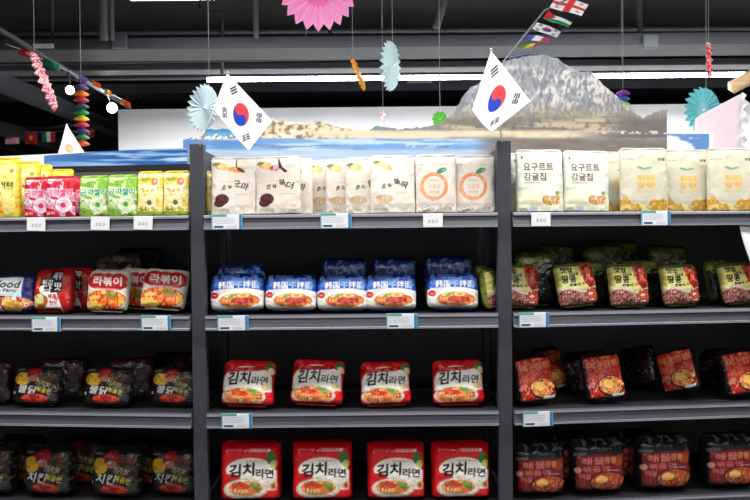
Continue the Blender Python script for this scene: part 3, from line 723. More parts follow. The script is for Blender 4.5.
# fourth shelf
g = 'black spicy noodle multipacks on the fourth shelf'
row([('W','L',3, -8, .055, 6, 0, 0, 'black noodle multipack cut by the left photo edge on the lowest visible shelf', g),
     ('W','L',3, 50, .055, 6, 0, 1, 'black chicken noodle multipack, first whole one from the left on the lowest visible shelf', g),
     ('W','L',3, 118, .055, 6, 0, 1, 'black chicken noodle multipack, middle one on the lowest visible shelf', g),
     ('W','L',3, 175, .082, 6, 0, 1, 'black chicken noodle multipack beside the left post on the lowest visible shelf', g, .95)])
row([('W','L',3, px, .17, 4, 0, 0, lb, g) for px, lb in ((22, 'black multipack behind the gap left of the first whole black multipack'),
     (84, 'black multipack in shade behind the gap between first and middle black multipacks'),
     (146, 'black multipack in shade behind the gap between the middle and post side ones'))])
g = 'red kimchi noodle multipacks on the fourth shelf'
row([('X','C',3, px, .058, 3, 0, 0, lb, g, s) for px, lb, s in (
     (252, 'large red kimchi noodle multipack, leftmost of four on the lowest visible shelf', 1.),
     (323, 'large red kimchi noodle multipack, second of four on the lowest visible shelf', 1.),
     (396, 'large red kimchi noodle multipack, third of four on the lowest visible shelf', .97),
     (460, 'large red kimchi noodle multipack, rightmost of four beside the right post', .97))])
g = 'dark red noodle multipacks on the fourth shelf'
row([('Z','R',3, px, .055, 5, 0, 0, lb, g, s) for px, lb, s in (
     (539, 'dark red noodle multipack beside the post on the right lowest visible shelf', 1.),
     (597, 'dark red noodle multipack, second from the post on the right lowest visible shelf', 1.06),
     (662, 'dark red noodle multipack, third from the post on the right lowest visible shelf', 1.08),
     (728, 'dark red noodle multipack cut by the right photo edge on the lowest visible shelf', 1.05))])
row([('Z','R',3, px, .17, 3, 0, 0, lb, g) for px, lb in ((566, 'dark multipack in shade behind the first and second dark red ones'),
     (632, 'dark multipack in shade behind the second and third dark red ones'))])

# ------------------------------------------------------------------ price cards on the rails
def card_paint(c):
    c.rect(0, .84, .5, 1, (96,156,130)); c.rect(.9, 0, 1, 1, (70,130,176)); c.rect(0, 0, .03, 1, (90,150,190)); c.rect(.5, .84, .9, 1, (236,240,244))
    c.lines(.08, .35, .85, .8, 3, (170,176,190), 3); c.rect(.08, .1, .38, .24, (60,70,90)); c.lines(.5, .08, .85, .28, 2, (180,150,150), 5)
def small_card(c):
    c.text('호호신', .5, .45, .5, .26, (120,116,124), 0)
def flat_card(name, w, h, painter, base, nu):
    c = Cv(nu, max(8, int(nu*h/w)), base); painter(c)
    x, z = np.meshgrid(np.linspace(-w/2, w/2, c.W), np.linspace(0, h, c.H))
    P = np.stack([x, np.zeros_like(x)-.0004, z], -1); Q = P.copy(); Q[..., 1] = .0004
    return slab(name, P, Q, c.out(), lin(base), M['print'])
m_big = flat_card('card', .088, .043, card_paint, (232,236,242), 60)
m_small = flat_card('card', .058, .040, small_card, (240,240,242), 42)
holder = MB().box(-.046, .046, .0006, .0012, -.001, .0445)
mh = holder.build('card_holder', mat('blue_tinted_clear_holder', (130,186,220), rough=.2), None); hm = mh.data; bpy.data.objects.remove(mh)
def price(bay, sh, px, big, label, dz=0., rz=0., tilt=0.):
    p, r0, t = spot(bay, px, -.0154, SH[sh]-LIPH+dz)
    r = empty('price_card', p, (0, R(tilt), r0+R(rz)))
    tag(r, label, 'price tag', 'shelf price cards with blue edges' if big else 'small white shelf price cards')
    link('card', m_big if big else m_small, r)
    if big: link('card_holder', hm, r)
for a in [('L',0,36,0,'small white price card under the left pink pouch',.0015,0,2), ('L',0,100,0,'small white price card under the left green pouch',.002,0,2),
          ('L',0,143,0,'small white price card under the first pale yellow pouch',.002,0,2),
          ('C',0,227,1,'blue edged price card under the leftmost cream pouch by the post',.001), ('C',0,336,1,'blue edged price card under the overlapping carrot pouches',.001),
          ('C',0,433,0,'small white price card under the left orange circle pouch',.001),
          ('R',0,541,0,'small white price card under the left yogurt pouch',.001), ('R',0,656,1,'blue edged price card under the leftmost citrus jelly pouch',.001),
          ('L',1,46,1,'blue edged price card under the red noodle pack with the black patch',-.003), ('L',1,156,1,'blue edged price card under the cloud lettered pack by the post',.001),
          ('C',1,233,1,'blue edged price card under the leftmost blue noodle pack',.0), ('C',1,402,1,'blue edged price card under the fourth blue noodle pack',.001),
          ('R',1,534,1,'blue edged price card under the first peanut bag by the post',.0),
          ('C',2,237,1,'blue edged price card under the leftmost kimchi noodle pack',.0), ('R',2,538,1,'blue edged price card under the first crinkled red pack by the post',-.004)]:
    price(*a)
# ------------------------------------------------------------------ landscape boards behind the shelves
BY = .52
def zx(px, py, Y): p = at(px, py, Y); return p.x, p.z
def profile_board(name, prof, ybot, paint, Y, th, nx, nz, label, cat, mt=M['print'], edge=(200,200,205)):
    """a board cut along its own outline; the picture is printed down to ybot, plain board below to the floor"""
    X = np.linspace(prof[0][0], prof[-1][0], nx); top = np.interp(X, [p[0] for p in prof], [p[1] for p in prof])
    rs = fbm(X*.35, X*0, 77, 3)-.5; 
    if nx > 100: top = top+rs*3.
    V = np.zeros((nz+1, nx, 3)); col = np.zeros((nz+1, nx, 3)) + lin(edge)
    T = np.linspace(0, 1, nz); YY = np.zeros((nz, nx))
    for j in range(nz):
        yy = ybot + (top-ybot)*T[j]; YY[j] = yy
        V[j+1, :, 0] = [zx(a, b, Y)[0] for a, b in zip(X, yy)]; V[j+1, :, 2] = [zx(a, b, Y)[1] for a, b in zip(X, yy)]
    V[0, :, 0] = V[1, :, 0]; V[0, :, 2] = .002
    V[..., 1] = Y; B = V.copy(); B[..., 1] += th
    c = paint(np.broadcast_to(X, (nz, nx)), YY); col[1:] = lin(np.clip(c, 0, 255)); col[0] = col[1]
    me = slab(name, V, B, col, lin(edge), mt)
    me.polygons.foreach_set('use_smooth', np.zeros(len(me.polygons), bool))
    return tag(link(name, me), label, cat)
def mix(a, b, t): return a*(1-t[..., None]) + np.array(b, float)*t[..., None]
def st(x, a, b): t = np.clip((x-a)/(b-a), 0, 1); return t*t*(3-2*t)
def land(X, Y):
    c = np.zeros(X.shape+(3,)) + np.array((206,214,226.))
    n = fbm(X*.09, Y*.22, 3, 5); n2 = fbm(X*.3, Y*.3, 8, 4); n3 = fbm(X*.02, Y*.35, 14, 4)
    dune = np.array((220,204,172.)); dn = mix(np.broadcast_to(dune, c.shape), (138,122,100), st(n2, .46, .62)*(1-st(X, 345, 365))); dn = mix(dn, (240,228,200), st(n, .52, .7))
    c = mix(c, (0,0,0), np.zeros(X.shape)); c = np.where((X > 255)[..., None], dn, c)
    gr = st(X, 362, 372)*(1-st(Y+(X-365)*.02, 132, 135))
    c = mix(c, (128,134,128), np.clip(gr*(.7+.5*n2), 0, 1)*(X < 470))
    # rock
    rk = st(X, 440, 452); n4 = fbm(X*.13+Y*.06, Y*.12, 41, 5); n5 = fbm(X*.5, Y*.22, 43, 4); rock = mix(np.zeros(c.shape)+np.array((146,150,158.)), (216,212,204), st(n4*.5+n5*.3+n2*.25, .5, .64)*st(Y+n4*26, 76, 92)*.85); rock = mix(rock, (112,112,116), st(n5, .52, .38)*.6)
    rock = mix(rock, (150,140,122), st(Y, 98, 116)*.6); c = mix(c, (0,0,0), np.zeros(X.shape)); c = c*(1-rk[..., None])+rock*rk[..., None]
    # slopes and sand below the rock
    s = st(Y, 112+4*(n-.5)*4, 122)*rk
    sl = mix(np.zeros(c.shape)+np.array((128,121,114.)), (206,188,160), st(n3, .5, .66)*.8*(1-st(X, 600, 630))); sl = mix(sl, (98,96,96), st(n2, .54, .7)*.6); sl = mix(sl, (108,104,104), st(X, 600, 640)*.6)
    c = c*(1-s[..., None])+sl*s[..., None]
    sand = st(Y, 129, 132)*(1-st(Y, 136, 139))*st(X, 300, 330)*(1-st(X, 560, 620)); c = mix(c, (226,210,180), sand*(.5+.8*n))
    pl = st(Y, 137, 140)*st(X, 470, 500); plc = mix(np.zeros(c.shape)+np.array((112,104,100.)), (150,140,130), n)
    # sea
    sea = st(Y+2*(n-.5), 137.5, 139.5)
    sc_ = mix(np.zeros(c.shape)+np.array((122,164,216.)), (186,210,236), st(fbm(X*.03, Y*.5, 21, 4), .4, .65)); sc_ = mix(sc_, (116,128,156), st(fbm(X*.05, Y*.6, 31, 3), .6, .7)*st(Y, 143, 146)*.8)
    sc_ = mix(sc_, (188,208,226), st(Y, 147, 152)*.8); sc_ = mix(sc_, (84,132,206), (1-st(X, 215, 300))*.6*(1-st(Y, 144, 152)))
    sc_ = mix(sc_, (236,240,246), ((fbm(X*.4, Y*.5, 5, 2) > .6) & (X > 405) & (X < 436) & (Y > 143) & (Y < 148)).astype(float)*.45)
    c = c*(1-sea[..., None])+sc_*sea[..., None]; c = c*(1-pl[..., None])+plc*pl[..., None]
    # far shore with white houses at the left end
    L = (X < 258)
    sky = mix(np.zeros(c.shape)+np.array((58,140,200.)), (120,180,220), st(Y, 128, 136)); sky = np.where((X < 204)[..., None], np.array((214,220,230.)), sky)
    c = np.where((L & (Y < 138))[..., None], sky, c)
    hs = L & (Y > 133+5*vnoise(X*.45, X*0, 4)) & (Y < 139.5)
    c = np.where(hs[..., None], mix(np.zeros(c.shape)+np.array((240,240,240.)), (120,130,140), (vnoise(X*.9, Y*.8, 6) > .66).astype(float)), c)
    w = (Y > 131) & (Y < 134) & (X > 560) & (n2 > .56); c = np.where(w[..., None], np.array((206,200,194.)), c)
    return c
PROF = [(183,139),(200,137),(206,131),(207,129),(250,129),(256,124),(262,118),(275,120),(300,123),(320,122),(345,128),(366,131),(378,126),(400,129),(430,127),(444,121),(455,112),(462,98),(470,88),(478,84),(484,76),(495,66),(508,60),(522,57),(545,55),(556,58),(570,67),(580,71),(592,72),(600,82),(612,93),(625,103),(638,116),(643,118),(652,114),(661,110),(667,108)]
profile_board('landscape_board', PROF, 172, land, BY, .012, 620, 96, 'cut out landscape picture board of a rocky sea mountain, dunes and blue bay behind the shelves', 'picture board')
def seastrip(X, Y):
    n = fbm(X*.012, Y*.35, 9, 4)
    c = mix(np.zeros(X.shape+(3,))+np.array((44,92,160.)), (150,190,232), st(n, .42, .66)); c = mix(c, (222,232,244), st(fbm(X*.015+4, Y*.2, 19, 4), .6, .75)*.8)
    return mix(c, (90,130,190), (1-st(X, 45, 120))*.6)
profile_board('sea_picture_strip', [(44,155.5),(100,151.5),(150,149),(187,148)], 176, seastrip, BY-.02, .012, 90, 30, 'long blue sea picture strip behind the left bay, under a white edge', 'picture board')
b = MB(); a0 = at(-40, 158.5, .56); a1 = at(187, 147.5, .56)
b.add([(a0.x, .555, .002), (a1.x, .555, .002), (a1.x, .555, a1.z), (a0.x, .555, a0.z), (a0.x, .575, .002), (a1.x, .575, .002), (a1.x, .575, a1.z), (a0.x, .575, a0.z)],
      [(0,1,2,3),(7,6,5,4),(3,2,6,7),(0,4,5,1),(0,3,7,4),(1,5,6,2)])
tag(b.build('white_board', M['paperwhite']), 'plain white board whose top edge shows as a line above the left bay', 'board')
def cloud(X, Y):
    n = fbm(X*.07, Y*.13, 12, 4)+(Y-140)*.02-(X-680)*.004
    c = mix(np.zeros(X.shape+(3,))+np.array((104,146,206.)), (240,244,250), st(n, .42, .58)); 
    m = (Y < 133.8) | (X < 666.5) | (X > 709.5); return np.where(m[..., None], np.array((246,246,250.)), c)
profile_board('cloud_picture_board', [(664,132),(713,132)], 160, cloud, .60, .01, 60, 40, 'small white bordered board with a picture of blue sky and clouds', 'picture board', edge=(244,244,248))
pink = lambda X, Y: np.zeros(X.shape+(3,))+np.array((222,206,214.)) + (fbm(X*.05, Y*.05, 4)-.5)[..., None]*6
profile_board('pink_display_board', [(697,118),(705,113),(722,104),(741,94),(742,94)], 165, pink, .68, .02, 60, 20, 'tall pale pink board with a slanting top behind the cloud picture', 'board', edge=(226,212,218))
def ruffle(X, Y): return np.zeros(X.shape+(3,))+np.array((240,240,244.))
# wavy white paper trim on the pink board's right edge
x1, _ = zx(740.5, 120, .67); V = []; n = 60
Pt = np.zeros((n, 12, 3)); 
for j in range(n):
    z = 1.62+(zx(741, 93, .67)[1]-1.62)*j/(n-1)
    for i in range(12):
        s_ = i/11; Pt[j, i] = (x1+s_*(.022+.008*math.sin(j*.9)), .672+.012*math.sin(s_*4+j*.5), z)
Qt = Pt.copy(); Qt[..., 1] += .0015
tag(link('ruffled_paper_trim', slab('ruffled_paper_trim', Pt, Qt, np.zeros((n, 12, 3))+lin((244,244,248)), lin((244,244,248)), M['paper'])), 'wavy white paper trim down the right side of the pink board', 'trim')

# curled white sheet hanging from the top shelf at the right edge
p, r0, t = spot('R', 754, .004, SH[0]-.0445); Pt = np.zeros((30, 24, 3))
for j in range(30):
    h = j/29
    for i in range(24):
        s_ = i/23; lx = -.05+.028*(1-h)**1.6 + s_*.1
        Pt[j, i] = (lx, -.006*math.sin(s_*3+h*2)-.02*(1-h), -.115*(1-h))
Qt = Pt.copy(); Qt[..., 1] += .0012
o = link('white_paper_bag', slab('white_paper_bag', Pt, Qt, np.zeros((30, 24, 3))+lin((226,226,230)), lin((226,226,230)), M['paper']), None, p, (0, 0, r0))
tag(o, 'curled white paper hanging from the right top shelf at the photo edge', 'paper')

# ------------------------------------------------------------------ national flags on sticks
def taeguk(cv, bl=True):
    asp = cv.h/cv.w; rot = math.atan2(2, 3)
    r = .17; e = ((cv.X-.5)**2+((cv.Y-.5)*asp)**2)**.5; m = e < r
    dx = (cv.X-.5); dy = (cv.Y-.5)*asp
    a = dx*math.cos(rot)-dy*math.sin(rot); b_ = dx*math.sin(rot)+dy*math.cos(rot)
    red = b_ > 0
    l = ((a+r/2)**2+b_**2)**.5 < r/2; q = ((a-r/2)**2+b_**2)**.5 < r/2
    red = (red | l) & ~q
    cv.fill(m & red, (224,62,66)); cv.fill(m & ~red, (36,62,170))
    def tri(cx, cy, ang, pat):
        x = dx-(cx-.5); y = dy-(cy-.5)*asp; c, s = math.cos(ang), math.sin(ang)
        u = x*c+y*s; v = -x*s+y*c
        for k, full in enumerate(pat):
            mm = (np.abs(u-(k-1)*.036) < .012) & (np.abs(v) < .075)
            if not full: mm &= np.abs(v) > .008
            cv.fill(mm, (30,26,30))
    tri(.2, .8, -rot, (1,1,1)); tri(.8, .8, rot, (0,1,0)); tri(.8, .2, -rot, (0,0,0))
    if bl: tri(.2, .2, rot, (1,0,1))
def flag_cloth(name, corners, painter, Y0, nu=96, nv=64, wave=.006, base=(244,245,248), phase=0., parent=None, ref=None, dy=(0,0,0,0)):
    """corners: hoist top, fly top, fly bottom, hoist bottom as pixels; cloth hangs slightly rippled"""
    cv = Cv(nu, nv, base); painter(cv); P = np.zeros((nv, nu, 3))
    c = [np.array(at(x, y, Y0+d)) for (x, y), d in zip(corners, dy)]
    for j in range(nv):
        v = j/(nv-1)
        for i in range(nu):
            u = i/(nu-1); q = (c[3]*(1-u)+c[2]*u)*(1-v)+(c[0]*(1-u)+c[1]*u)*v
            q = q+np.array((0, wave*math.sin(u*5+v*2+phase)*u, -.004*math.sin(math.pi*u)*(1-v)))
            P[j, i] = q-np.array(ref)
    Q = P.copy(); Q[..., 1] += .0008
    return link(name, slab(name, P, Q, cv.out(), lin(base), M['cloth']), parent)
def stick_flag(top, foot, corners, Y, label, phase, bl, dy):
    a = at(*top, Y); b = at(*foot, Y); r = empty('stick_flag', b); tag(r, label, 'flag', 'white national flags on sticks')
    d = a-b; MB().tube([(0,0,0), d*.985], .0022).build('pole', M['pole'], r)
    MB().tube([d*.98, d*.99, d*1.005, d*1.018, d*1.022], [.002, .0045, .005, .003, .0006], 10).build('finial', M['brass'], r)
    flag_cloth('flag_cloth', corners, lambda c: taeguk(c, bl), Y-.004, ref=b, parent=r, phase=phase, dy=dy)
stick_flag((228,73), (200,146), [(228,74),(272,121),(249,151),(215,111)], -.006, 'white flag with red and blue disc on a stick above the left post', 0., True, (0,-.03,-.03,0))
stick_flag((491,50), (502,142), [(491,51),(531,101),(491,133),(472,110)], -.006, 'white flag with red and blue disc on a stick above the right post', 1.2, False, (0,.0,-.03,-.03))
def dotflag(c): c.ell(.42, .35, .2, .2, (236,176,130)); c.ell(.45, .38, .12, .1, (240,196,160))
a = at(67, 124, .579); b = at(58, 157, .579); b2 = at(55, 170, .579); r = empty('stick_flag', (b2.x, .579, b2.z)); tag(r, 'small triangular looking white flag with a faint orange disc behind the left bay', 'flag', 'white national flags on sticks')
MB().tube([(0,0,0), a-b2], .003).build('pole', M['pole'], r)
flag_cloth('flag_cloth', [(67,125),(84,152),(80,157),(58,153)], dotflag, .5765, nu=30, nv=30, wave=.001, ref=(b2.x, .579, b2.z), parent=r)
r.location.z = b2.z

# ------------------------------------------------------------------ ceiling services
def beam(y0, y1, Y, th, name, m, label, cat, x0=RX0+.05, x1=RX1-.05, grp='ducts and pipes running across under the ceiling', yc=375):
    a = at(yc, y0, Y).z; b = at(yc, y1, Y).z
    return tag(MB().box(x0, x1, Y, Y+th, b, a).build(name, m, bevel=.01), label, cat, grp)
beam(35, 47, 3.6, .4, 'ventilation_duct', M['duct'], 'widest dark duct crossing the ceiling, the lowest above the shelves', 'duct')
beam(61, 68, 4.2, .2, 'cable_tray', M['pipe'], 'grey cable tray running across just behind the widest duct', 'cable tray')
beam(73, 76.5, 4.8, .08, 'cable_tray', M['duct'], 'thin dark tray directly above the long bright tube lamp', 'cable tray')
beam(81, 91, 7.0, .5, 'ventilation_duct', M['pipe'], 'grey duct seen directly below the long bright tube lamp', 'duct')
beam(52, 56, 9.5, .3, 'ventilation_duct', M['duct'], 'far dark duct between the widest duct and the tray', 'duct')
for (ya, yb, Y, xa, xb, lb) in ((57, 59.5, 4.4, 40, 215, 'thin pale pipe crossing at upper left'),):
    p0 = at(-220, ya+5, Y); p0 = p0+(p0-at(xb, ya, Y))/(p0-at(xb, ya, Y)).x*(RX0-p0.x); p1 = at(xb, ya, Y)
    tag(MB().tube([p0, p1], .018).build('pipe', M['pipe']), lb, 'pipe')
def drop(px, y0, y1, Y, r, label, px2=None):
    a = at(px, y0, Y); b = at(px2 or px, y1, Y)
    if y0 <= 0: a = Vector((a.x+(a.x-b.x)/(a.z-b.z+1e-6)*(CZ-a.z)*(1 if px2 else 0), a.y, CZ))
    tag(MB().tube([a, b], r).build('pipe', M['pipe']), label, 'pipe', 'vertical pipes and hangers from the ceiling')
drop(104, 0, 40, 3.5, .035, 'pipe dropping from the ceiling at the upper left')
drop(112, 0, 40, 3.52, .02, 'thin pipe right beside the upper left drop pipe')
drop(256, 0, 38, 3.5, .022, 'pipe dropping to the widest duct left of the pink fan')
tag(MB().tube([Vector((at(200, 8, 4.1).x, 4.1, CZ)), at(200, 8, 4.1), at(212, 13, 4.1), at(221, 12, 4.1), at(222, 16, 4.1), at(222, 74, 4.1)], .014).build('pipe', M['pipe']), 'thin conduit with a bent elbow hanging above the left flag', 'pipe')
drop(444, 0, 28, 3.4, .03, 'slanting pipe between the pale blue fan and the right flag', 436)
# large dark trunking running away from the camera at upper left
p0 = at(0, 20, 2.2); p1 = at(60, 36, 3.2)
tag(MB().add([(-4.6, -1, 3.3), (-3.1, -1, 3.3), (-3.1, 3.5, 3.3), (-4.6, 3.5, 3.3), (-4.6, -1, 3.7), (-3.1, -1, 3.7), (-3.1, 3.5, 3.7), (-4.6, 3.5, 3.7)],
   [(0,3,2,1),(4,5,6,7),(0,1,5,4),(1,2,6,5),(2,3,7,6),(3,0,4,7)]).build('ventilation_duct', M['duct'], bevel=.02), 'big dark duct running away along the ceiling at upper left', 'duct')
for k, (x, z) in enumerate(((-3.4, 2.75), (-4.3, 2.6), (-5.4, 2.7))):
    tag(MB().box(x-.1, x+.1, 1.5, 11, z, z+.12).build('ceiling_beam', M['duct']), ['dark beam running away nearest the spotlight track', 'dark beam running away left of the track, the middle one', 'dark beam running away at the far left'][k], 'beam', 'dark beams running into the distance at left')
a = at(0, 128, 7.5); b = at(45, 128, 7.5); c_ = at(110, 120, 7.5)
tag(MB().tube([at(-60, 126, 7.5), a, b, c_], .02).build('cable', M['pipe']), 'pale sagging cable across the dark background at left', 'cable')
# slanting brown plank at the far right
wa = at(731, 88, 4.0); wb = at(810, 44, 4.0)
tag(MB().tube([wa, wb], .055, 4).build('wooden_beam', M['wood']), 'slanting tan wooden beam at the right edge under the ceiling', 'beam')

# more services under the ceiling
for k, (pa, pb, r_, lb) in enumerate([((-120, 66, 4.08), (560, 55.5, 4.08), .012, 'thin conduit just under the widest duct, crossing behind the left flag'),
        ((120, 71, 5.2), (720, 63, 5.2), .02, 'thin pipe between the cable tray and the thin dark tray'),
        ((300, 31, 6.0), (900, 27, 6.0), .03, 'pipe high above the mountain board running across'),
        ((-60, 52, 5.4), (330, 48, 5.4), .02, 'thin pipe half hidden by the widest duct at left')]):
    pa = at(*pa); pb = at(*pb); dd = (pb-pa)/(pb-pa).x; pa, pb = pa+dd*(RX0-pa.x), pb+dd*(RX1-pb.x)
    tag(MB().tube([pa, pb], r_).build('pipe', M['pipe']), lb, 'pipe', 'pipes running across under the ceiling')
drop(640, 0, 40, 3.8, .02, 'hanger rod above the right part of the widest duct'); drop(330, 20, 40, 3.9, .015, 'hanger rod behind the pink fan')
drop(560, 0, 36, 3.9, .015, 'hanger rod behind the string of flags'); drop(52, 0, 40, 3.9, .015, 'hanger rod above the reddish notice at left')
for px, lb in ((120, 'pipe clamp on the widest duct at left'), (650, 'pipe clamp on the widest duct at right')):
    q = at(px, 41, 3.59); tag(MB().box(q.x-.06, q.x+.06, 3.56, 3.6, q.z-.06, q.z+.05).build('duct_clamp', M['pipe'], bevel=.01), lb, 'clamp', 'clamps on the widest duct')

# small hanging notice plates
def plate(px0, px1, py0, py1, Y, txt, col, label):
    a = at(px0, py1, Y); b = at(px1, py0, Y); w = b.x-a.x; h = b.z-a.z
    me = flat_card('notice_plate', w, h, lambda c: c.text(txt, .5, .5, .66, .5, col, 0), (206,206,212), 50)
    tag(link('notice_plate', me, None, ((a.x+b.x)/2, Y, a.z)), label, 'sign')
plate(33, 54, 43.5, 48.5, 3.597, '一 三 八', (170,70,90), 'small white notice with reddish marks on the duct at upper left')
plate(407, 432, 78.5, 83, 6.995, '小心碰头', (130,130,136), 'small grey white notice hanging under the long tube lamp')

# ------------------------------------------------------------------ lamps
def tube_lamp(px0, px1, py, Y, r, label, x1=None):
    a = at(px0, py, Y); b = at(px1, py, Y); z = at(375, py, Y).z
    root = empty('tube_lamp', (a.x, Y, z)); tag(root, label, 'lamp', 'long white ceiling tube lamps'); L = (x1 or b.x)-a.x
    MB().tube([(0,0,0),(L,0,0)], r, 10).build('tube', M['lamp'], root)
    MB().box(0, L, -.03, .03, r*.8, r*.8+.04).build('lamp_housing', M['pipe'], root)
    for t in (.12, .5, .88): MB().tube([(L*t, 0, r+.03), (L*t, 0, CZ-z)], .004, 6).build('hanger_wire', M['thread'], root)
tube_lamp(207, 760, 78, 4.6, .021, 'long bright tube lamp crossing behind both flags', x1=6.)
tube_lamp(131, 216, -4.5, 2.9, .016, 'bright tube lamp at the top edge left of the pink fan')
tube_lamp(618, 790, -3, 2.9, .016, 'bright tube lamp at the top edge on the right')

def area(name, loc, sx, sy, power, rot=(0,0,0), col=(1,.985,.96)):
    l = bpy.data.lights.new(name, 'AREA'); l.shape = 'RECTANGLE'; l.size = sx; l.size_y = sy; l.energy = power; l.color = col
    o = bpy.data.objects.new(name, l); C.objects.link(o); o.location = loc; o.rotation_euler = rot; return o
# real lamp rows of the aisle in front, above the shelves and behind them
area('aisle_lamp', (0, -.45, 2.75), 5.0, .12, 105)
area('aisle_lamp', (0, -2.6, 2.95), 5.0, .12, 62)
area('lamp_row', (1.5, 2.9, 2.95), 6., .12, 230)
area('lamp_row', (1.5, 4.6, 2.75), 8., .12, 600)
w = bpy.data.worlds.new('world'); scene.world = w; w.use_nodes = True
w.node_tree.nodes['Background'].inputs[0].default_value = (.05, .05, .055, 1)

# spotlights on a track
tr0 = at(0, 27, 2.4); zt = tr0.z; tr1 = at(130, 108, 5.4)
root = empty('track_light', (tr0.x, 1.0, zt)); tag(root, 'dark lighting track with two glowing spotlights at upper left', 'lamp')
base = Vector((tr0.x, 1.0, zt))
MB().tube([Vector((tr0.x+.04, .9, zt))-base, tr1-base], .02, 4).build('track', M['track'], root)
for (px, py, Y, rr) in ((70, 90, 3.6, .033), (112, 108, 4.6, .045)):
    c0 = at(px, py, Y); f = (CAM-c0).normalized(); u_ = (Y-2.4)/3.0; tp = tr0.lerp(tr1, u_)
    h = MB().tube([c0-base-f*.14, c0-base-f*.13, c0-base-f*.02, c0-base+f*.01], [.012, rr*.9, rr*1.12, rr*1.12], 14).build('spot_head', M['black'], root)
    MB().tube([c0-base+f*.011, c0-base+f*.016], [rr, rr*.97], 16).build('lens', M['spot'], h)
    MB().tube([tp-base, c0-base-f*.1], .008, 6).build('bracket', M['track'], root)

# ------------------------------------------------------------------ paper decorations
def rosette(Rd, n, depth, colf, rip=.12, nr=14):
    """accordion folded paper disc in the local XZ plane, scalloped rim"""
    na = 2*n*3; V = np.zeros((nr, na, 3)); col = np.zeros((nr, na, 3))
    for j in range(nr):
        t = .06+.94*j/(nr-1)
        for k in range(na):
            a = 2*math.pi*k/na; ph = (k % 6)/6.; tri_ = abs(ph*2-1)
            rr = Rd*t*(1-rip*(1-tri_)*t**4)
            V[j, k] = (rr*math.cos(a), depth*(tri_-.5)*t, rr*math.sin(a)); col[j, k] = lin(colf(t, a))
    I = np.arange(nr*na).reshape(nr, na); J = np.roll(I, -1, 1)
    q = np.stack([I[:-1], J[:-1], J[1:], I[1:]], -1).reshape(-1, 4)
    B = V.copy(); B[..., 1] += .0015; N = nr*na
    F = np.concatenate([q, q[:, ::-1]+N, np.stack([I[-1], J[-1], J[-1]+N, I[-1]+N], -1), np.stack([J[0], I[0], I[0]+N, J[0]+N], -1)])
    return mesh_np('paper_disc', np.concatenate([V.reshape(-1, 3), B.reshape(-1, 3)]), F, np.concatenate([col.reshape(-1, 3)]*2), M['paper'], False)
def fan(px, py, Y, rpx, turn, lean, n, colf, label, depth=.25, rip=.12, cord_to=None, twopart=True, tag_top=True, sq=1.):
    c = at(px, py, Y); Rd = rpx/FPX*(c-CAM).length
    r = empty('paper_fan', c); tag(r, label, 'paper decoration', 'folded paper fans hanging from the ceiling')
    o = link('paper_disc', rosette(Rd, n, Rd*depth, colf, rip), r, None, (Matrix.Rotation(R(lean), 3, 'Y') @ Matrix.Rotation(R(turn), 3, 'Z')).to_euler())
    MB().tube([(0,-Rd*.12,0),(0,Rd*.12,0)], Rd*.05, 12).build('hub', M['paperwhite'], o)
    dz = Rd*math.cos(R(0))*.97; top = Vector((math.sin(R(lean))*Rd*.95, 0, Rd*.95*math.cos(R(lean))))
    MB().tube([top, Vector((cord_to[0]-c.x if cord_to else top.x, top.y, CZ-c.z))], .0016, 5).build('hanging_thread', M['thread'], r)
    return r
pinkf = lambda t, a: (255,184,226) if t > .35 else (250,150,208)
fan(318, -8, .9, 36, 6, 0, 20, pinkf, 'large bright pink folded paper fan cut by the top photo edge', depth=.28)
fan(391, 66, 1.4, 24.5, 67, 4, 22, lambda t, a: (214,238,242), 'pale blue folded paper fan turned half sideways near the middle', depth=.16)
fan(358.5, 74, 1.6, 17, 79, -20, 16, lambda t, a: (240,166,66), 'small orange paper fan seen almost edge on left of the pale blue one', depth=.16)
fan(44.5, 81, 1.6, 28, 101, -19, 22, lambda t, a: (216,44,78) if int(t*11) % 2 else (250,244,246), 'red and white striped paper fan seen almost edge on at upper left', depth=.13)
fan(204, 108, .45, 23, 66, 14, 24, lambda t, a: (216,234,240), 'pale blue paper fan behind the left flag', depth=.14)
fan(709.5, 60, 1.8, 16, 71, -3, 16, lambda t, a: (210,50,66) if t < .9 else (230,190,196), 'narrow red paper fan seen edge on at upper right', depth=.2)
fan(703, 110, 1.3, 21, 20, 8, 20, lambda t, a: (120,206,214) if t > .3 else (150,216,222), 'turquoise paper fan above the pink board at right', depth=.15)
fan(440, 119, 1.2, 8, 10, 0, 10, lambda t, a: (110,200,80), 'tiny green paper fan peeking out behind the left foot of the mountain', depth=.4)
fan(383, 116, 2.6, 6, 70, 0, 9, lambda t, a: (240,200,214), 'tiny faint pink paper fan in front of the white partition', depth=.4)

def spinner(px, y0, y1, Y, wpx, cols, label):
    a = at(px, y0, Y); b = at(px, y1, Y); n = len(cols); h = (a.z-b.z)/n; rr = wpx/2/FPX*(Y-CAM.y)
    r = empty('paper_spinner', b); tag(r, label, 'paper decoration', 'rainbow paper spinners')
    for k, c in enumerate(cols[::-1]):
        mb = MB().tube([(0,0,h*k), (0,0,h*(k+.25)), (0,0,h*(k+.5)), (0,0,h*(k+.98))], [rr*.25, rr, rr*.85, rr*.25], 12)
        o = mb.build('paper_disc', mat('spinner_paper', c, rough=.8, var=.05), r, rot=(0, 0, 0)); 
        for p in o.data.polygons: p.use_smooth = False
    MB().tube([(0,0,h*n),(0,0,CZ-b.z)], .002, 5).build('hanging_thread', M['thread'], r)
spinner(82, 84, 146, 2.2, 15, [(70,60,110),(226,140,40),(200,50,70),(60,80,110),(40,140,80),(226,200,40),(206,40,90),(60,60,120),(40,140,90),(226,90,40)], 'rainbow column of stacked paper discs hanging below the spotlights')
spinner(623, 90, 106, 1.6, 14, [(150,50,160),(60,90,190),(110,190,60)], 'short purple, blue and green paper spinner right of the mountain')

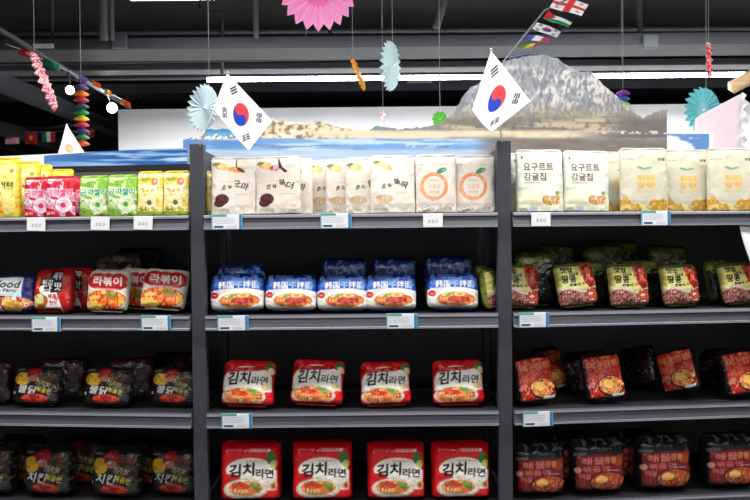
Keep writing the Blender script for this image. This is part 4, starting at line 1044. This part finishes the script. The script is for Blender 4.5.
# strings of small national flags
def mini(name_paint, p, ux, uz, w, h, root, base):
    cv = Cv(30, 20, base); name_paint(cv); P = np.zeros((20, 30, 3))
    for j in range(20):
        for i in range(30):
            u = i/29; v = j/19
            q = Vector(ux)*(u*w)+Vector(uz)*(-(1-v)*h)+Vector((0, .006*math.sin(u*6+v*2), 0)); P[j, i] = p+q
    Q = P.copy(); Q[..., 1] += .001
    return link('flag', slab('flag', P, Q, cv.out(), lin(base), M['cloth']), root)
W_ = (236,236,240)
def f_cross(c): c.rect(.4, 0, .6, 1, (214,60,60)); c.rect(0, .4, 1, .6, (214,60,60)); [c.rect(x-.04, y-.05, x+.04, y+.05, (214,60,60)) for x in (.2,.8) for y in (.2,.8)]
def f_trip(c): c.rect(0, .66, 1, 1, (30,30,30)); c.rect(0, 0, 1, .34, (40,140,80)); c.poly([(0,0),(.4,.5),(0,1)], (200,40,50))
def f_kor(c): taeguk(c)
def f_fr(c): c.rect(0, 0, .33, 1, (70,90,180)); c.rect(.66, 0, 1, 1, (200,70,120))
def f_yg(c): c.rect(0, 0, .4, 1, (120,150,60)); c.rect(.4, 0, .75, 1, (230,210,80)); c.rect(.75, 0, 1, 1, (200,60,50))
def f_bl(c): c.rect(0, 0, 1, .5, (60,80,160)); c.rect(0, .45, 1, .6, (236,200,100)); c.rect(0, .6, 1, 1, (90,120,180))
def f_it(c): c.rect(0, 0, .33, 1, (40,120,80)); c.rect(.66, 0, 1, 1, (190,40,50))
def f_red(c): c.rect(0, 0, 1, 1, (170,40,44)); c.ell(.5, .5, .15, .2, (220,170,90))
def f_usa(c):
    c.rect(0, 0, 1, 1, (190,50,60)); [c.rect(0, k/7, 1, k/7+.07, W_) for k in range(7)]; c.rect(0, .45, .45, 1, (50,70,150))
def f_green(c): c.rect(0, 0, 1, 1, (30,110,80))
def f_pur(c): c.rect(0, 0, 1, 1, (90,60,130)); c.rect(.0, .4, .3, 1, (220,200,230))
def f_or(c): c.rect(0, 0, 1, 1, (200,120,40)); c.rect(.5, 0, 1, 1, (170,50,40))
def bunting(path, flags, label, thick=.004):
    pts = [at(*p) for p in path]; r = empty('flag_string', pts[0]); tag(r, label, 'flag string', 'strings of small flags')
    MB().tube([p-pts[0] for p in pts], thick, 5).build('cord', M['cord'], r)
    for (px, py, Y, pnt, ax, ay, wpx, hpx, dx, dy) in flags:
        p = at(px, py, Y)-pts[0]; s_ = (Y-CAM.y)/FPX
        u = Vector((ax, 0, -ay)).normalized(); v = Vector((-dx, 0, dy)).normalized()
        mini(pnt, p, u, v, wpx*s_, hpx*s_, r, W_)
    return r
# flags stream to the right off a cord running down to the left
dn = (.62, 0.78)
bunting([(600,-16,.6),(545,10,1.0),(503,62,1.6)],
        [(557,-5,.90, f_cross, .95,.28, 33,14, -.5,.8),(549,10,1.05, f_trip, .93,.36, 27,10, -.6,.8),(537,22,1.15, f_kor, .93,.36, 26,8, -.6,.8),
         (528,34,1.3, f_fr, .95,.2, 24,6, -.7,.7),(521,45,1.4, f_yg, .97,-.1, 20,6, -.75,.6),(511,55,1.5, f_bl, .97,-.15, 24,6, -.7,.7)], 'string of small national flags running up to the right from behind the mountain')
bunting([(5,44,2.6),(20,49,2.7),(70,72,3.3),(128,103,4.2)],
        [(18,47,2.7, f_red, .93,.3, 21,7, 0,1),(42,57,2.9, f_green, .9,.4, 19,7, 0,1),(76,73,3.4, f_pur, .9,.4, 12,8, 0,1),(92,80,3.6, f_or, .9,.4, 9,5, 0,1),(104,88,3.8, f_yg, .9,.4, 8,5, 0,1),(120,98,4.1, f_or, .9,.4, 11,6, 0,1)],
        'string of small flags hanging along the spotlight track')
bunting([(-20,131,6.8),(30,132,6.8),(96,131,6.8)],
        [(5,131,6.8, f_usa, 1,0, 14,13, 0,1),(25,132,6.8, f_red, 1,0, 12,12, 0,1),(42,132,6.8, f_it, 1,0, 13,10, 0,1),(84,128,6.8, f_red, 1,.0, 10,10, 0,1)], 'far string of dim small flags at left above the yellow pouches')

# ------------------------------------------------------------------ picture settings
scene.view_settings.view_transform = 'Standard'; scene.view_settings.look = 'None'
scene.view_settings.gamma = 1; scene.view_settings.use_curve_mapping = False; scene.view_settings.exposure = .0
